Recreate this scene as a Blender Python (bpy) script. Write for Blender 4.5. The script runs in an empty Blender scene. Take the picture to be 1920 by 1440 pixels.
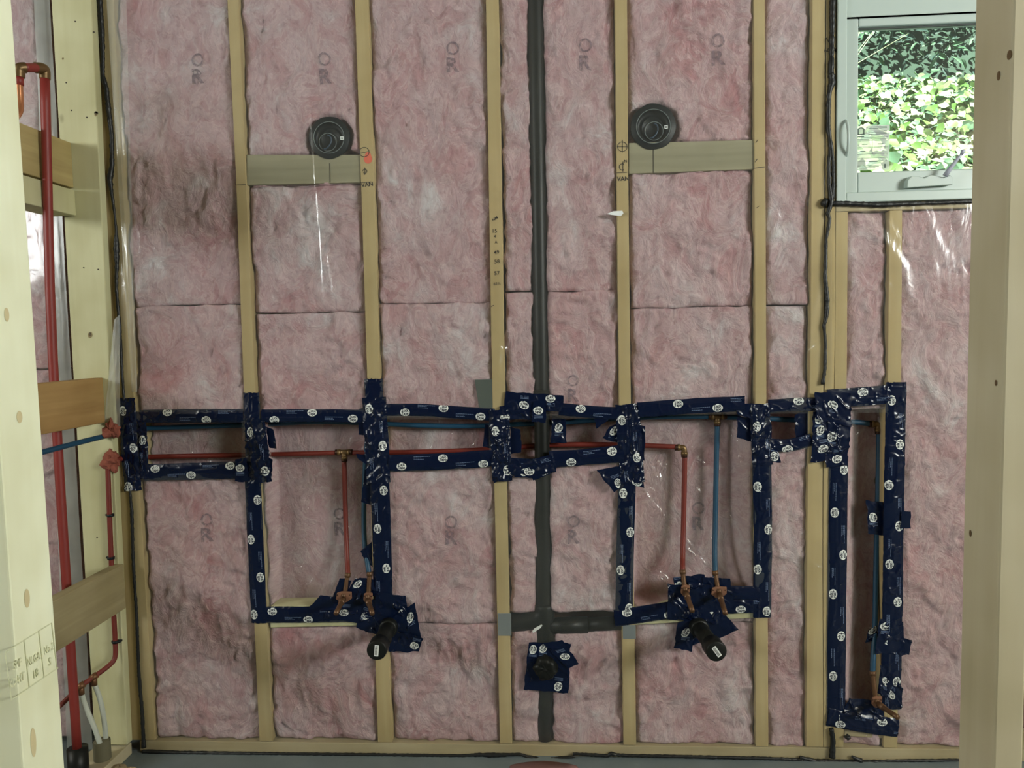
import bpy, math, random
import numpy as np
from mathutils import Vector, Matrix

# ------------------------------------------------------------------ camera
SC = bpy.context.scene
COL = SC.collection
CAM = np.array([0.0505, -2.4371, 1.3764])
YAW, PITCH, ROLL, FPX = 0.06033, -0.0623, -0.02161, 1440.0
_c, _s = math.cos(YAW), math.sin(YAW)
_cp, _sp = math.cos(PITCH), math.sin(PITCH)
_r = np.array([_c, _s, 0.]); FWD = np.array([-_s*_cp, _c*_cp, _sp]); _u = np.cross(_r, FWD)
RGT = math.cos(ROLL)*_r + math.sin(ROLL)*_u
UPV = -math.sin(ROLL)*_r + math.cos(ROLL)*_u
cam_d = bpy.data.cameras.new('camera'); cam = bpy.data.objects.new('camera', cam_d); COL.objects.link(cam)
cam_d.sensor_width = 36; cam_d.lens = FPX/1920*36; cam_d.clip_start = .02; cam_d.clip_end = 200
cam.matrix_world = Matrix(((RGT[0], UPV[0], -FWD[0], CAM[0]), (RGT[1], UPV[1], -FWD[1], CAM[1]),
                           (RGT[2], UPV[2], -FWD[2], CAM[2]), (0, 0, 0, 1)))
SC.camera = cam
SC.view_settings.view_transform = 'Standard'; SC.view_settings.look = 'None'
SC.view_settings.gamma = 1; SC.view_settings.use_curve_mapping = False
SC.view_settings.exposure = -0.17

# ------------------------------------------------------------------ light
w = bpy.data.worlds.new('world'); SC.world = w; w.use_nodes = True
bg = w.node_tree.nodes['Background']; bg.inputs[0].default_value = (.86, .95, .97, 1); bg.inputs[1].default_value = .85

def area(name, loc, target, size, power, col):
    l = bpy.data.lights.new(name, 'AREA'); l.shape = 'RECTANGLE'; l.size, l.size_y = size; l.energy = power; l.color = col
    o = bpy.data.objects.new(name, l); COL.objects.link(o); o.location = loc
    o.rotation_euler = (Vector(target)-Vector(loc)).to_track_quat('-Z', 'Y').to_euler(); return o
# assumed lamp standing in for daylight from behind right, then an added left fill
area('assumed_lamp_behind', (4.25, -3.4, 2.42), (-.5, -.2, 5.9), (1.6, 1.1), 325, (.955, 1, .965))  # unseen source, assumed; no opening is built there
area('fill_left', (-4.25, -3.0, 2.42), (.2, -.2, 5.6), (1.2, 1.1), 150, (.95, 1, .99))  # fill lamp added to lift the shaded side, no opening there
sun = bpy.data.lights.new('sun', 'SUN'); sun.energy = 27; sun.angle = .01; sun.color = (1, .97, .88)
so = bpy.data.objects.new('sun', sun); COL.objects.link(so)
so.rotation_euler = Vector((-.30, .62, -.9)).to_track_quat('-Z', 'Y').to_euler()

# ------------------------------------------------------------------ helpers
def P(px, py, Y=0.0):
    d = FWD + (px-960)/FPX*RGT - (py-720)/FPX*UPV
    return CAM + (Y-CAM[1])/d[1]*d
def Pd(px, py, D):
    d = FWD + (px-960)/FPX*RGT - (py-720)/FPX*UPV
    return CAM + D*d

class VN:                                           # seeded value noise on arrays
    def __init__(s, seed):
        s.t = np.random.RandomState(seed).rand(256, 256)
    def n(s, x, y):
        xi = np.floor(x).astype(int); yi = np.floor(y).astype(int); fx = x-xi; fy = y-yi
        fx = fx*fx*fx*(fx*(fx*6-15)+10); fy = fy*fy*fy*(fy*(fy*6-15)+10)
        a = s.t[xi & 255, yi & 255]; b = s.t[(xi+1) & 255, yi & 255]
        c = s.t[xi & 255, (yi+1) & 255]; d = s.t[(xi+1) & 255, (yi+1) & 255]
        return (a+(b-a)*fx)*(1-fy)+(c+(d-c)*fx)*fy - .5
    def fbm(s, x, y, o=4, g=.5):
        r = 0; a = 1
        for k in range(o):
            r = r + a*s.n(x*2**k+17.3*k, y*2**k+5.1*k); a *= g
        return r
    def ridge(s, x, y, o=3, g=.5):
        r = 0; a = 1
        for k in range(o):
            r = r + a*(1-np.abs(s.n(x*2**k+31.7*k, y*2**k+9.9*k))*4); a *= g
        return r
NZ = VN(11)

class G:                                            # geometry collector
    def __init__(s): s.v = []; s.f = []; s.m = []; s.n = 0
    def add(s, V, F, mi=0):
        V = np.asarray(V, float).reshape(-1, 3); s.v.append(V)
        for f in F: s.f.append(tuple(int(i)+s.n for i in f)); s.m.append(mi)
        s.n += len(V); return s
    def grid(s, A, mi=0, flip=False):
        h, w = A.shape[:2]
        F = []
        for i in range(h-1):
            b = i*w
            for j in range(w-1):
                q = (b+j, b+j+1, b+j+w+1, b+j+w); F.append(q[::-1] if flip else q)
        return s.add(A.reshape(-1, 3), F, mi)
    def box(s, lo, hi, mi=0):
        x0, y0, z0 = lo; x1, y1, z1 = hi
        V = [(x0,y0,z0),(x1,y0,z0),(x1,y1,z0),(x0,y1,z0),(x0,y0,z1),(x1,y0,z1),(x1,y1,z1),(x0,y1,z1)]
        return s.add(V, [(0,3,2,1),(4,5,6,7),(0,1,5,4),(1,2,6,5),(2,3,7,6),(3,0,4,7)], mi)
    def tube(s, pts, r, mi=0, seg=14, caps=True):
        pts = [np.asarray(p, float) for p in pts]; n = len(pts)
        rr = r if hasattr(r, '__len__') else [r]*n
        V = []; up = None
        for i in range(n):
            t = pts[min(i+1, n-1)]-pts[max(i-1, 0)]; t = t/(np.linalg.norm(t)+1e-12)
            if up is None:
                a = np.array([0, 0, 1.]) if abs(t[2]) < .9 else np.array([1., 0, 0]); up = a-t*(a@t)
            else: up = up-t*(up@t)
            up /= np.linalg.norm(up); b = np.cross(t, up)
            for k in range(seg):
                a = 2*math.pi*k/seg; V.append(pts[i]+rr[i]*(math.cos(a)*up+math.sin(a)*b))
        F = [(i*seg+k, i*seg+(k+1) % seg, (i+1)*seg+(k+1) % seg, (i+1)*seg+k) for i in range(n-1) for k in range(seg)]
        if caps: F += [tuple(range(seg-1, -1, -1)), tuple(range((n-1)*seg, n*seg))]
        return s.add(V, F, mi)

def smooth_path(pts, step=.02, it=3):
    """Chaikin-rounded polyline"""
    p = [np.asarray(q, float) for q in pts]
    for _ in range(it):
        q = [p[0]]
        for a, b in zip(p[:-1], p[1:]):
            q += [a*.75+b*.25, a*.25+b*.75]
        q.append(p[-1]); p = q
    return p

def link(name, g, mats, parent=None, loc=None, smooth=True, bevel=0, label=None):
    V = np.concatenate(g.v)
    if parent is not None: base = np.array(parent['_base'])
    elif loc is not None: base = np.array(loc)
    else: base = np.array([(V[:, 0].min()+V[:, 0].max())/2, (V[:, 1].min()+V[:, 1].max())/2, V[:, 2].min()])
    me = bpy.data.meshes.new(name); me.from_pydata((V-base).tolist(), [], g.f); me.update()
    if not isinstance(mats, (list, tuple)): mats = [mats]
    for m in mats: me.materials.append(m)
    me.polygons.foreach_set('material_index', g.m)
    me.polygons.foreach_set('use_smooth', [smooth]*len(g.f))
    o = bpy.data.objects.new(name, me); COL.objects.link(o)
    if parent is not None: o.parent = parent; o['_base'] = [float(a) for a in base]
    else: o.location = base; o['_base'] = [float(a) for a in base]
    if bevel:
        b = o.modifiers.new('bevel', 'BEVEL'); b.width = bevel; b.segments = 2; b.limit_method = 'ANGLE'
    if label: o['label'] = label
    return o
def tag(o, label, cat, group=None, kind=None):
    o['label'] = label; o['category'] = cat
    if group: o['group'] = group
    if kind: o['kind'] = kind
    return o
def clusters(h, gap=.006):
    """split a collector into one collector per separate mark"""
    items = []; base = 0; fi = 0
    for v in h.v:
        fs = []
        while fi < len(h.f) and max(h.f[fi]) < base+len(v): fs.append(([i-base for i in h.f[fi]], h.m[fi])); fi += 1
        items.append((v, fs)); base += len(v)
    out = []
    for v, fs in items:
        lo, hi = v.min(0)-gap, v.max(0)+gap; hit = [c for c in out if c[2] == fs[0][1] and np.all(c[0] <= hi) and np.all(c[1] >= lo)]
        new = [v.min(0), v.max(0), fs[0][1], [(v, fs)]]
        for c in hit: new = [np.minimum(new[0], c[0]), np.maximum(new[1], c[1]), new[2], c[3]+new[3]]; out = [o for o in out if o is not c]
        out.append(new)
    r = []
    for c in out:
        k = G()
        for v, fs in c[3]:
            b = k.n; k.v.append(v); k.n += len(v)
            for f, m_ in fs: k.f.append(tuple(i+b for i in f)); k.m.append(m_)
        r.append(k)
    return r
def thing(name, label, cat, loc, group=None, kind=None):
    o = bpy.data.objects.new(name, None); COL.objects.link(o); o.location = [float(a) for a in loc]
    o.empty_display_size = .05; o['_base'] = [float(a) for a in loc]
    return tag(o, label, cat, group, kind)
def struct(o, kind='structure'): o['kind'] = kind; return o

# ------------------------------------------------------------------ materials
def sr(r, g, b):
    f = lambda c: (c/255/12.92 if c/255 <= .04045 else ((c/255+.055)/1.055)**2.4)
    return (f(r), f(g), f(b), 1)
def newmat(n):
    m = bpy.data.materials.new(n); m.use_nodes = True; nt = m.node_tree
    return m, nt, nt.nodes['Principled BSDF']
def pmat(n, col, rough=.6, metal=0, coat=0, bump=0, bscale=80, spec=.5, vary=0):
    m, nt, b = newmat(n); N, L = nt.nodes.new, nt.links.new
    b.inputs['Base Color'].default_value = col; b.inputs['Roughness'].default_value = rough
    b.inputs['Metallic'].default_value = metal; b.inputs['Coat Weight'].default_value = coat
    b.inputs['Specular IOR Level'].default_value = spec
    tc = N('ShaderNodeTexCoord')
    no = N('ShaderNodeTexNoise'); no.inputs['Scale'].default_value = bscale; no.inputs['Detail'].default_value = 4
    L(tc.outputs['Object'], no.inputs['Vector'])
    if bump:
        bp = N('ShaderNodeBump'); bp.inputs['Strength'].default_value = bump; bp.inputs['Distance'].default_value = .004
        L(no.outputs['Fac'], bp.inputs['Height']); L(bp.outputs['Normal'], b.inputs['Normal'])
    n2 = N('ShaderNodeTexNoise'); n2.inputs['Scale'].default_value = 9; n2.inputs['Detail'].default_value = 5
    L(tc.outputs['Object'], n2.inputs['Vector'])
    mx = N('ShaderNodeMix'); mx.data_type = 'RGBA'; mx.inputs['A'].default_value = col
    k = 1-(vary or .12); mx.inputs['B'].default_value = (col[0]*k, col[1]*k, col[2]*k, 1)
    L(n2.outputs['Fac'], mx.inputs['Factor']); L(mx.outputs['Result'], b.inputs['Base Color'])
    return m
def wood(n, c1, c2, axis='z', rough=.7, knots=True):
    m, nt, b = newmat(n); N, L = nt.nodes.new, nt.links.new
    tc = N('ShaderNodeTexCoord'); mp = N('ShaderNodeMapping'); L(tc.outputs['Object'], mp.inputs['Vector'])
    sc = {'z': (1, 1, .06), 'x': (.06, 1, 1), 'y': (1, .06, 1)}[axis]; mp.inputs['Scale'].default_value = sc
    n1 = N('ShaderNodeTexNoise'); n1.inputs['Scale'].default_value = 26; n1.inputs['Detail'].default_value = 6; n1.inputs['Distortion'].default_value = .4
    L(mp.outputs['Vector'], n1.inputs['Vector'])
    r = N('ShaderNodeValToRGB'); r.color_ramp.elements[0].position = .25; r.color_ramp.elements[0].color = c2
    r.color_ramp.elements[1].position = .75; r.color_ramp.elements[1].color = c1; L(n1.outputs['Fac'], r.inputs['Fac'])
    n2 = N('ShaderNodeTexNoise'); n2.inputs['Scale'].default_value = 4; n2.inputs['Detail'].default_value = 3; L(tc.outputs['Object'], n2.inputs['Vector'])
    mx = N('ShaderNodeMix'); mx.data_type = 'RGBA'; mx.blend_type = 'MULTIPLY'; mx.inputs['B'].default_value = (.80, .78, .70, 1)
    rr = N('ShaderNodeValToRGB'); rr.color_ramp.elements[0].position = .4; rr.color_ramp.elements[1].position = .7; L(n2.outputs['Fac'], rr.inputs['Fac'])
    L(rr.outputs['Color'], mx.inputs['Factor']); L(r.outputs['Color'], mx.inputs['A']); out = mx.outputs['Result']
    if knots:
        mp2 = N('ShaderNodeMapping'); s2 = {'z': (1, 1, .55), 'x': (.55, 1, 1), 'y': (1, .55, 1)}[axis]; mp2.inputs['Scale'].default_value = s2
        L(tc.outputs['Object'], mp2.inputs['Vector'])
        vo = N('ShaderNodeTexVoronoi'); vo.inputs['Scale'].default_value = 6.5; L(mp2.outputs['Vector'], vo.inputs['Vector'])
        kr = N('ShaderNodeValToRGB'); kr.color_ramp.elements[0].position = .035; kr.color_ramp.elements[0].color = (1, 1, 1, 1)
        kr.color_ramp.elements[1].position = .085; kr.color_ramp.elements[1].color = (0, 0, 0, 1); L(vo.outputs['Distance'], kr.inputs['Fac'])
        m3 = N('ShaderNodeMix'); m3.data_type = 'RGBA'; m3.inputs['B'].default_value = (c2[0]*.38, c2[1]*.32, c2[2]*.28, 1)
        L(kr.outputs['Color'], m3.inputs['Factor']); L(out, m3.inputs['A']); out = m3.outputs['Result']
    L(out, b.inputs['Base Color']); b.inputs['Roughness'].default_value = rough
    bp = N('ShaderNodeBump'); bp.inputs['Strength'].default_value = .25; bp.inputs['Distance'].default_value = .002
    L(n1.outputs['Fac'], bp.inputs['Height']); L(bp.outputs['Normal'], b.inputs['Normal'])
    return m

W_STUD = wood('stud_wood', sr(190, 172, 128), sr(178, 156, 110), knots=False)
W_STUDK = wood('knotty_stud_wood', sr(192, 174, 130), sr(178, 156, 108))
W_PLATE = wood('plate_wood', sr(186, 172, 138), sr(164, 148, 112), 'x')
W_GREY = wood('weathered_board', sr(164, 158, 132), sr(132, 128, 104), 'x')
W_PALE = wood('pale_pine', sr(204, 202, 164), sr(192, 188, 146))
W_FORE = wood('fresh_spruce', sr(244, 248, 222), sr(238, 240, 210))
W_POST = wood('post_wood', sr(198, 190, 164), sr(188, 178, 150))
W_WARM = wood('warm_brown_board', sr(190, 158, 104), sr(150, 114, 66), 'y')
W_BLKG = wood('grey_brown_block', sr(176, 164, 126), sr(140, 128, 94), 'y')
W_BLKP = wood('tan_block', sr(196, 178, 124), sr(160, 140, 92), 'y')
INK = pmat('marker_ink', sr(48, 42, 38), .8)
ORANGE = pmat('orange_spray_paint', sr(226, 110, 84), .8)
BLACKP = pmat('black_plastic', sr(24, 26, 24), .42, bump=.1, bscale=40, spec=.25)
BLACKP.name = 'black_abs'
BOOT = pmat('black_boot_plastic', sr(20, 26, 30), .45, spec=.25)
DARKM = pmat('black_sealant', sr(22, 24, 25), .45, bump=.4, bscale=120)
RED = pmat('red_pipe', sr(114, 40, 30), .5)
REDL = pmat('red_painted_pipe', sr(142, 50, 44), .5, vary=.25)
BLUE = pmat('blue_pipe', sr(22, 70, 98), .5)
COPPER = pmat('copper', sr(120, 88, 62), .42, .4, vary=.5)
BRASS = pmat('brass_fitting', sr(128, 102, 66), .4, .6, vary=.4)
RING = pmat('dark_crimp_ring', sr(66, 42, 30), .4, .6)
EAR = pmat('copper_plate', sr(142, 100, 76), .6, .1, vary=.35)
WHITE = pmat('white_vinyl', sr(180, 194, 188), .35, vary=.02)
WHT = pmat('white_label', sr(228, 232, 230), .5, vary=.02)
HOSE = pmat('white_plastic_pipe', sr(196, 202, 190), .4)
STEEL = pmat('galvanised_steel', sr(150, 158, 160), .45, .5)
GREYTAPE = pmat('grey_green_patch', sr(74, 84, 78), .5)
PUTTY = pmat('red_brown_firestop_foam', sr(150, 82, 64), .9, bump=.8, bscale=60, vary=.4)
CONC = pmat('grey_membrane_floor', sr(120, 132, 136), .55, bump=.4, bscale=25, vary=.35)
DUST = pmat('rubble', sr(168, 150, 120), .9, bump=.8, bscale=50, vary=.4)
SHEATH = pmat('wall_sheathing', sr(110, 80, 62), .9)
OUTM = pmat('printed_grey_ink', sr(92, 84, 96), .9)
TAPE = pmat('navy_sheathing_tape', sr(8, 21, 48), .24, bump=.03, bscale=160, spec=.4)
LOGO = pmat('logo_white', sr(228, 232, 228), .4, vary=.05)
PRINT = pmat('tape_fine_print', sr(120, 140, 176), .5)

def batt_mat():
    m, nt, b = newmat('pink_fibreglass'); N, L = nt.nodes.new, nt.links.new
    tc = N('ShaderNodeTexCoord')
    oi = N('ShaderNodeObjectInfo'); ad = N('ShaderNodeVectorMath'); ad.operation = 'ADD'
    ml = N('ShaderNodeMath'); ml.operation = 'MULTIPLY'; ml.inputs[1].default_value = 40; L(oi.outputs['Random'], ml.inputs[0])
    L(tc.outputs['Object'], ad.inputs[0]); L(ml.outputs[0], ad.inputs[1])
    mp = N('ShaderNodeMapping'); mp.inputs['Scale'].default_value = (1.1, .3, .8); mp.inputs['Rotation'].default_value = (0, .45, 0)
    L(ad.outputs[0], mp.inputs['Vector'])
    wn = N('ShaderNodeTexNoise'); wn.inputs['Scale'].default_value = 5; wn.inputs['Detail'].default_value = 3; L(mp.outputs['Vector'], wn.inputs['Vector'])
    vm = N('ShaderNodeMix'); vm.data_type = 'VECTOR'; vm.inputs['Factor'].default_value = .1
    L(mp.outputs['Vector'], vm.inputs['A']); L(wn.outputs['Color'], vm.inputs['B'])
    def noise(s, d, dist, rough=.55):
        n = N('ShaderNodeTexNoise'); n.inputs['Scale'].default_value = s; n.inputs['Detail'].default_value = d
        n.inputs['Distortion'].default_value = dist; n.inputs['Roughness'].default_value = rough; L(vm.outputs['Result'], n.inputs['Vector']); return n
    a = noise(4.2, 4, .8, .6); c = noise(12, 8, 1.1, .66); e = noise(48, 8, .9, .72)
    r = N('ShaderNodeValToRGB'); el = r.color_ramp.elements
    el[0].position = .32; el[0].color = sr(186, 132, 138); el[1].position = .66; el[1].color = sr(222, 214, 217)
    x = el.new(.42); x.color = sr(196, 158, 162); x = el.new(.56); x.color = sr(203, 178, 182)
    mixf = N('ShaderNodeMath'); mixf.operation = 'MULTIPLY_ADD'; mixf.inputs[1].default_value = .55
    m2 = N('ShaderNodeMath'); m2.operation = 'MULTIPLY'; m2.inputs[1].default_value = .45
    L(c.outputs['Fac'], m2.inputs[0]); L(a.outputs['Fac'], mixf.inputs[0]); L(m2.outputs[0], mixf.inputs[2])
    L(mixf.outputs[0], r.inputs['Fac'])
    # thin pale fibre strands
    rg = N('ShaderNodeMath'); rg.operation = 'SUBTRACT'; rg.inputs[1].default_value = .5; L(c.outputs['Fac'], rg.inputs[0])
    ab = N('ShaderNodeMath'); ab.operation = 'ABSOLUTE'; L(rg.outputs[0], ab.inputs[0])
    r2 = N('ShaderNodeValToRGB'); r2.color_ramp.elements[0].position = 0; r2.color_ramp.elements[0].color = (.24, .24, .24, 1)
    r2.color_ramp.elements[1].position = .035; r2.color_ramp.elements[1].color = (0, 0, 0, 1); L(ab.outputs[0], r2.inputs['Fac'])
    mx = N('ShaderNodeMix'); mx.data_type = 'RGBA'; mx.inputs['B'].default_value = sr(244, 224, 226); L(r2.outputs['Color'], mx.inputs['Factor']); L(r.outputs['Color'], mx.inputs['A'])
    # fine mottling
    r3 = N('ShaderNodeValToRGB'); r3.color_ramp.elements[0].position = .36; r3.color_ramp.elements[0].color = (.70, .62, .64, 1)
    r3.color_ramp.elements[1].position = .5; r3.color_ramp.elements[1].color = (1, 1, 1, 1); L(e.outputs['Fac'], r3.inputs['Fac'])
    m3 = N('ShaderNodeMix'); m3.data_type = 'RGBA'; m3.blend_type = 'MULTIPLY'; m3.inputs['Factor'].default_value = .55
    L(mx.outputs['Result'], m3.inputs['A']); L(r3.outputs['Color'], m3.inputs['B'])
    L(m3.outputs['Result'], b.inputs['Base Color']); b.inputs['Roughness'].default_value = .95; b.inputs['Specular IOR Level'].default_value = .1
    hs = N('ShaderNodeMath'); hs.operation = 'MULTIPLY_ADD'; hs.inputs[1].default_value = .5; L(e.outputs['Fac'], hs.inputs[0]); L(c.outputs['Fac'], hs.inputs[2])
    bp = N('ShaderNodeBump'); bp.inputs['Strength'].default_value = .75; bp.inputs['Distance'].default_value = .03
    L(hs.outputs[0], bp.inputs['Height']); L(bp.outputs['Normal'], b.inputs['Normal'])
    return m
BATT = batt_mat()

def poly_mat(name, haze, rough=.16, bump=.2):
    m = bpy.data.materials.new(name); m.use_nodes = True; nt = m.node_tree; nt.nodes.clear(); N, L = nt.nodes.new, nt.links.new
    out = N('ShaderNodeOutputMaterial'); tr = N('ShaderNodeBsdfTransparent'); tr.inputs[0].default_value = (.97, .975, .965, 1)
    df = N('ShaderNodeBsdfDiffuse'); df.inputs[0].default_value = (.80, .84, .80, 1)
    tl = N('ShaderNodeBsdfTranslucent'); tl.inputs[0].default_value = (.8, .84, .8, 1)
    gl = N('ShaderNodeBsdfGlossy'); gl.inputs['Roughness'].default_value = rough
    mx = N('ShaderNodeMixShader'); dt = N('ShaderNodeMixShader'); dt.inputs[0].default_value = .25
    L(df.outputs[0], dt.inputs[1]); L(tl.outputs[0], dt.inputs[2])
    L(tr.outputs[0], mx.inputs[1]); L(dt.outputs[0], mx.inputs[2])
    tc = N('ShaderNodeTexCoord'); no = N('ShaderNodeTexNoise'); no.inputs['Scale'].default_value = 4; no.inputs['Detail'].default_value = 4
    L(tc.outputs['Object'], no.inputs['Vector'])
    mr = N('ShaderNodeMapRange'); mr.inputs['From Min'].default_value = .3; mr.inputs['From Max'].default_value = .7
    mr.inputs['To Min'].default_value = haze*.7; mr.inputs['To Max'].default_value = haze*1.4; L(no.outputs['Fac'], mr.inputs['Value']); L(mr.outputs[0], mx.inputs[0])
    m2 = N('ShaderNodeMixShader'); m2.inputs[0].default_value = .045
    L(mx.outputs[0], m2.inputs[1]); L(gl.outputs[0], m2.inputs[2]); L(m2.outputs[0], out.inputs[0])
    mp = N('ShaderNodeMapping'); mp.inputs['Scale'].default_value = (1, 1, .5); L(tc.outputs['Object'], mp.inputs[0])
    n2 = N('ShaderNodeTexNoise'); n2.inputs['Scale'].default_value = 14; n2.inputs['Detail'].default_value = 3; n2.inputs['Distortion'].default_value = 1.5; L(mp.outputs[0], n2.inputs['Vector'])
    bp = N('ShaderNodeBump'); bp.inputs['Strength'].default_value = bump; bp.inputs['Distance'].default_value = .01; L(n2.outputs['Fac'], bp.inputs['Height'])
    L(bp.outputs[0], gl.inputs['Normal'])
    return m
POLY = poly_mat('clear_vapour_plastic', .042)
POLY2 = poly_mat('recessed_clear_plastic', .08, .13, .5)
MILKY = poly_mat('milky_folded_plastic', .34, .3)
VEIL = poly_mat('cloudy_plastic', .2, .3, .1)
GLASS = poly_mat('window_glass', .01, .02)
STICK = poly_mat('paper_sticker', .7, .6)

# ------------------------------------------------------------------ text as mesh
def text_mesh(body, offset=0., space=1., lines=.75, res=2):
    c = bpy.data.curves.new('t', 'FONT'); c.body = body; c.size = 1; c.align_x = 'CENTER'; c.align_y = 'CENTER'
    c.offset = offset; c.space_line = lines; c.space_character = space; c.resolution_u = res
    o = bpy.data.objects.new('t', c); me = bpy.data.meshes.new_from_object(o)
    V = np.array([v.co[:2] for v in me.vertices]); F = [tuple(p.vertices) for p in me.polygons]
    bpy.data.objects.remove(o); bpy.data.meshes.remove(me); bpy.data.curves.remove(c)
    c0 = (V.max(0)+V.min(0))/2; V = V-c0; return V, F
LT = text_mesh('Tuck\nTape', .022, .92, .72, 2)
LT = (LT[0]/(LT[0][:, 0].max()*2), LT[1])
def put_text(g, body, px, py, h, Y, mi, rot=0, off=.012, sx=1.0, spread=1.):
    V, F = text_mesh(body, off, spread); V = V*h*1.35; V[:, 0] *= sx; c, s_ = math.cos(rot), math.sin(rot)
    p = P(px, py, Y); X = V[:, 0]*c-V[:, 1]*s_; Z = V[:, 0]*s_+V[:, 1]*c
    g.add(np.stack([p[0]+X, np.full(len(X), Y), p[2]+Z], 1), F, mi)
def stroke(g, pts, r, Y, mi):
    """flat ink line through pixel points on plane Y"""
    q = [P(a, b, Y) for a, b in pts]; V = []; F = []
    for i, p in enumerate(q):
        t = q[min(i+1, len(q)-1)]-q[max(i-1, 0)]; t /= np.linalg.norm(t)+1e-9; n = np.array([-t[2], 0, t[0]])
        V += [p+n*r, p-n*r]
    F = [(2*i, 2*i+1, 2*i+3, 2*i+2) for i in range(len(q)-1)]
    g.add(V, F, mi)
def arc(cx, cy, r, a0=0, a1=360, n=16):
    return [(cx+r*math.cos(math.radians(a0+(a1-a0)*i/n)), cy+r*math.sin(math.radians(a0+(a1-a0)*i/n))) for i in range(n+1)]

# ------------------------------------------------------------------ setting
g = G(); g.box((-5.2, -6.5, -.12), (5.2, .17, 0)); struct(link('floor', g, CONC, smooth=False))
g = G(); g.box((-5.2, -6.5, 2.78), (5.2, .5, 2.95)); struct(link('ceiling', g, W_PLATE, smooth=False))
wx0 = P(1567, 200)[0]; wx1 = wx0+.80; wz0 = P(1700, 377)[2]; wz1 = wz0+.74
g = G()
for lo, hi in (((-5.2, .142, 0), (wx0-.0, .16, 2.78)), ((wx1, .142, 0), (5.2, .16, 2.78)), ((wx0, .142, 0), (wx1, .16, wz0)), ((wx0, .142, wz1), (wx1, .16, 2.78))):
    g.box(lo, hi)
struct(link('wall_back', g, SHEATH, smooth=False))
g = G(); g.box((5.0, -6.4, 0), (5.1, .14, 2.78)); struct(link('wall_right', g, W_PALE, smooth=False))
g = G(); g.box((-5.1, -6.5, 0), (5.1, -6.4, 2.78)); struct(link('wall_front', g, SHEATH, smooth=False))
g = G(); g.box((-5.1, -6.4, 0), (-5.0, .14, 2.78)); struct(link('wall_left', g, W_PALE, smooth=False))

# wall framing -------------------------------------------------------
def stud_at(name, tops, mats=None, width=None, label='', z0=.04, z1=2.74, depth=.14, deco=None, cat='stud', group=None, y0=0.):
    """tops: [(px_left, px_right, py), ...] measured on the wall plane"""
    g = G(); rows = []
    for (a, b, y) in tops:
        A = P(a, y, y0); B = P(b, y, y0); rows.append((A[0], B[0], (A[2]+B[2])/2))
    rows.sort(key=lambda r: r[2])
    zs = [r[2] for r in rows]
    def at(z):
        return np.interp(z, zs, [r[0] for r in rows]), np.interp(z, zs, [r[1] for r in rows])
    n = 10; V = []; F = []
    for i in range(n+1):
        z = z0+(z1-z0)*i/n; l, r = at(z); V += [(l, y0, z), (r, y0, z), (r, y0+depth, z), (l, y0+depth, z)]
    for i in range(n):
        b = 4*i; F += [(b, b+1, b+5, b+4), (b+1, b+2, b+6, b+5), (b+2, b+3, b+7, b+6), (b+3, b, b+4, b+7)]
    F += [(3, 2, 1, 0), (4*n, 4*n+1, 4*n+2, 4*n+3)]
    g.add(V, F, 0)
    o = link(name, g, [mats or W_STUD, INK, ORANGE], smooth=False, bevel=.002)
    if deco:
        h = G(); deco(h)
        for k in clusters(h): link('paint_spot' if k.m[-1] == 1 and len(k.v) == 1 else 'handwriting', k, [INK, ORANGE], parent=o, smooth=False, label='orange paint spot' if k.m[-1] == 1 and len(k.v) == 1 else 'black marker writing')
    return tag(o, label, cat, group)

YI = -.0012
def deco3(g):
    stroke(g, arc(683, 285, 9), .0009, YI, 0); stroke(g, [(672, 288), (690, 284)], .0008, YI, 0)
    stroke(g, [(684, 314), (684, 328)], .0009, YI, 0); stroke(g, arc(684, 321, 4, 180, 500, 9), .0009, YI, 0)
    stroke(g, [(676, 342), (696, 341)], .001, YI, 0); put_text(g, 'VAN', 688, 346, .014, YI, 0, .1)
    p = [(690+7.5*math.cos(a)*(1+.15*math.sin(3*a)), 296+11*math.sin(a)) for a in np.linspace(0, 2*math.pi, 20, endpoint=False)]
    g.add([P(a, b, -.0008) for a, b in p], [tuple(range(20))[::-1]], 1)
def deco5(g):
    stroke(g, arc(1167, 275, 9), .0009, YI, 0); stroke(g, [(1157, 275), (1177, 275)], .0009, YI, 0); stroke(g, [(1167, 262), (1167, 286)], .0009, YI, 0)
    stroke(g, arc(1167, 313, 6, 60, 300, 10), .001, YI, 0); stroke(g, [(1168, 303), (1168, 322)], .001, YI, 0); put_text(g, 'N', 1173, 302, .009, YI, 0)
    stroke(g, [(1156, 324), (1176, 323)], .001, YI, 0); put_text(g, 'VAN', 1168, 335, .014, YI, 0)
def deco4(g):
    for t, x, y, r in (('NM', 928, 410, .5), ('15', 928, 433, 0), ('4', 928, 443, 0), ('A', 930, 454, 0), ('49', 931, 473, .1), ('58', 932, 490, .05), ('57', 932, 512, .05), ('62\u00be', 932, 532, .05)):
        put_text(g, t, x, y, .013 if len(t) == 2 and t.isdigit() else .0095, YI, 0, r, .004)
    stroke(g, [(921, 575), (926, 572)], .001, YI, 0)
def deco6(g):
    stroke(g, [(1413, 316), (1434, 313)], .0011, YI, 0)
    for a in ((1417, 268, 1421, 262), (1416, 304, 1420, 298), (1418, 390, 1424, 386)): stroke(g, [a[:2], a[2:]], .0008, YI, 0)
def deco2(g):
    stroke(g, [(441, 347), (461, 346)], .0009, YI, 0)
def deco7(g):
    stroke(g, [(1556, 66), (1557, 82)], .0012, YI, 0); stroke(g, [(1548, 70), (1556, 82), (1566, 72)], .0012, YI, 0)
    put_text(g, '600M', 1557, 94, .012, YI, 0)
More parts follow.
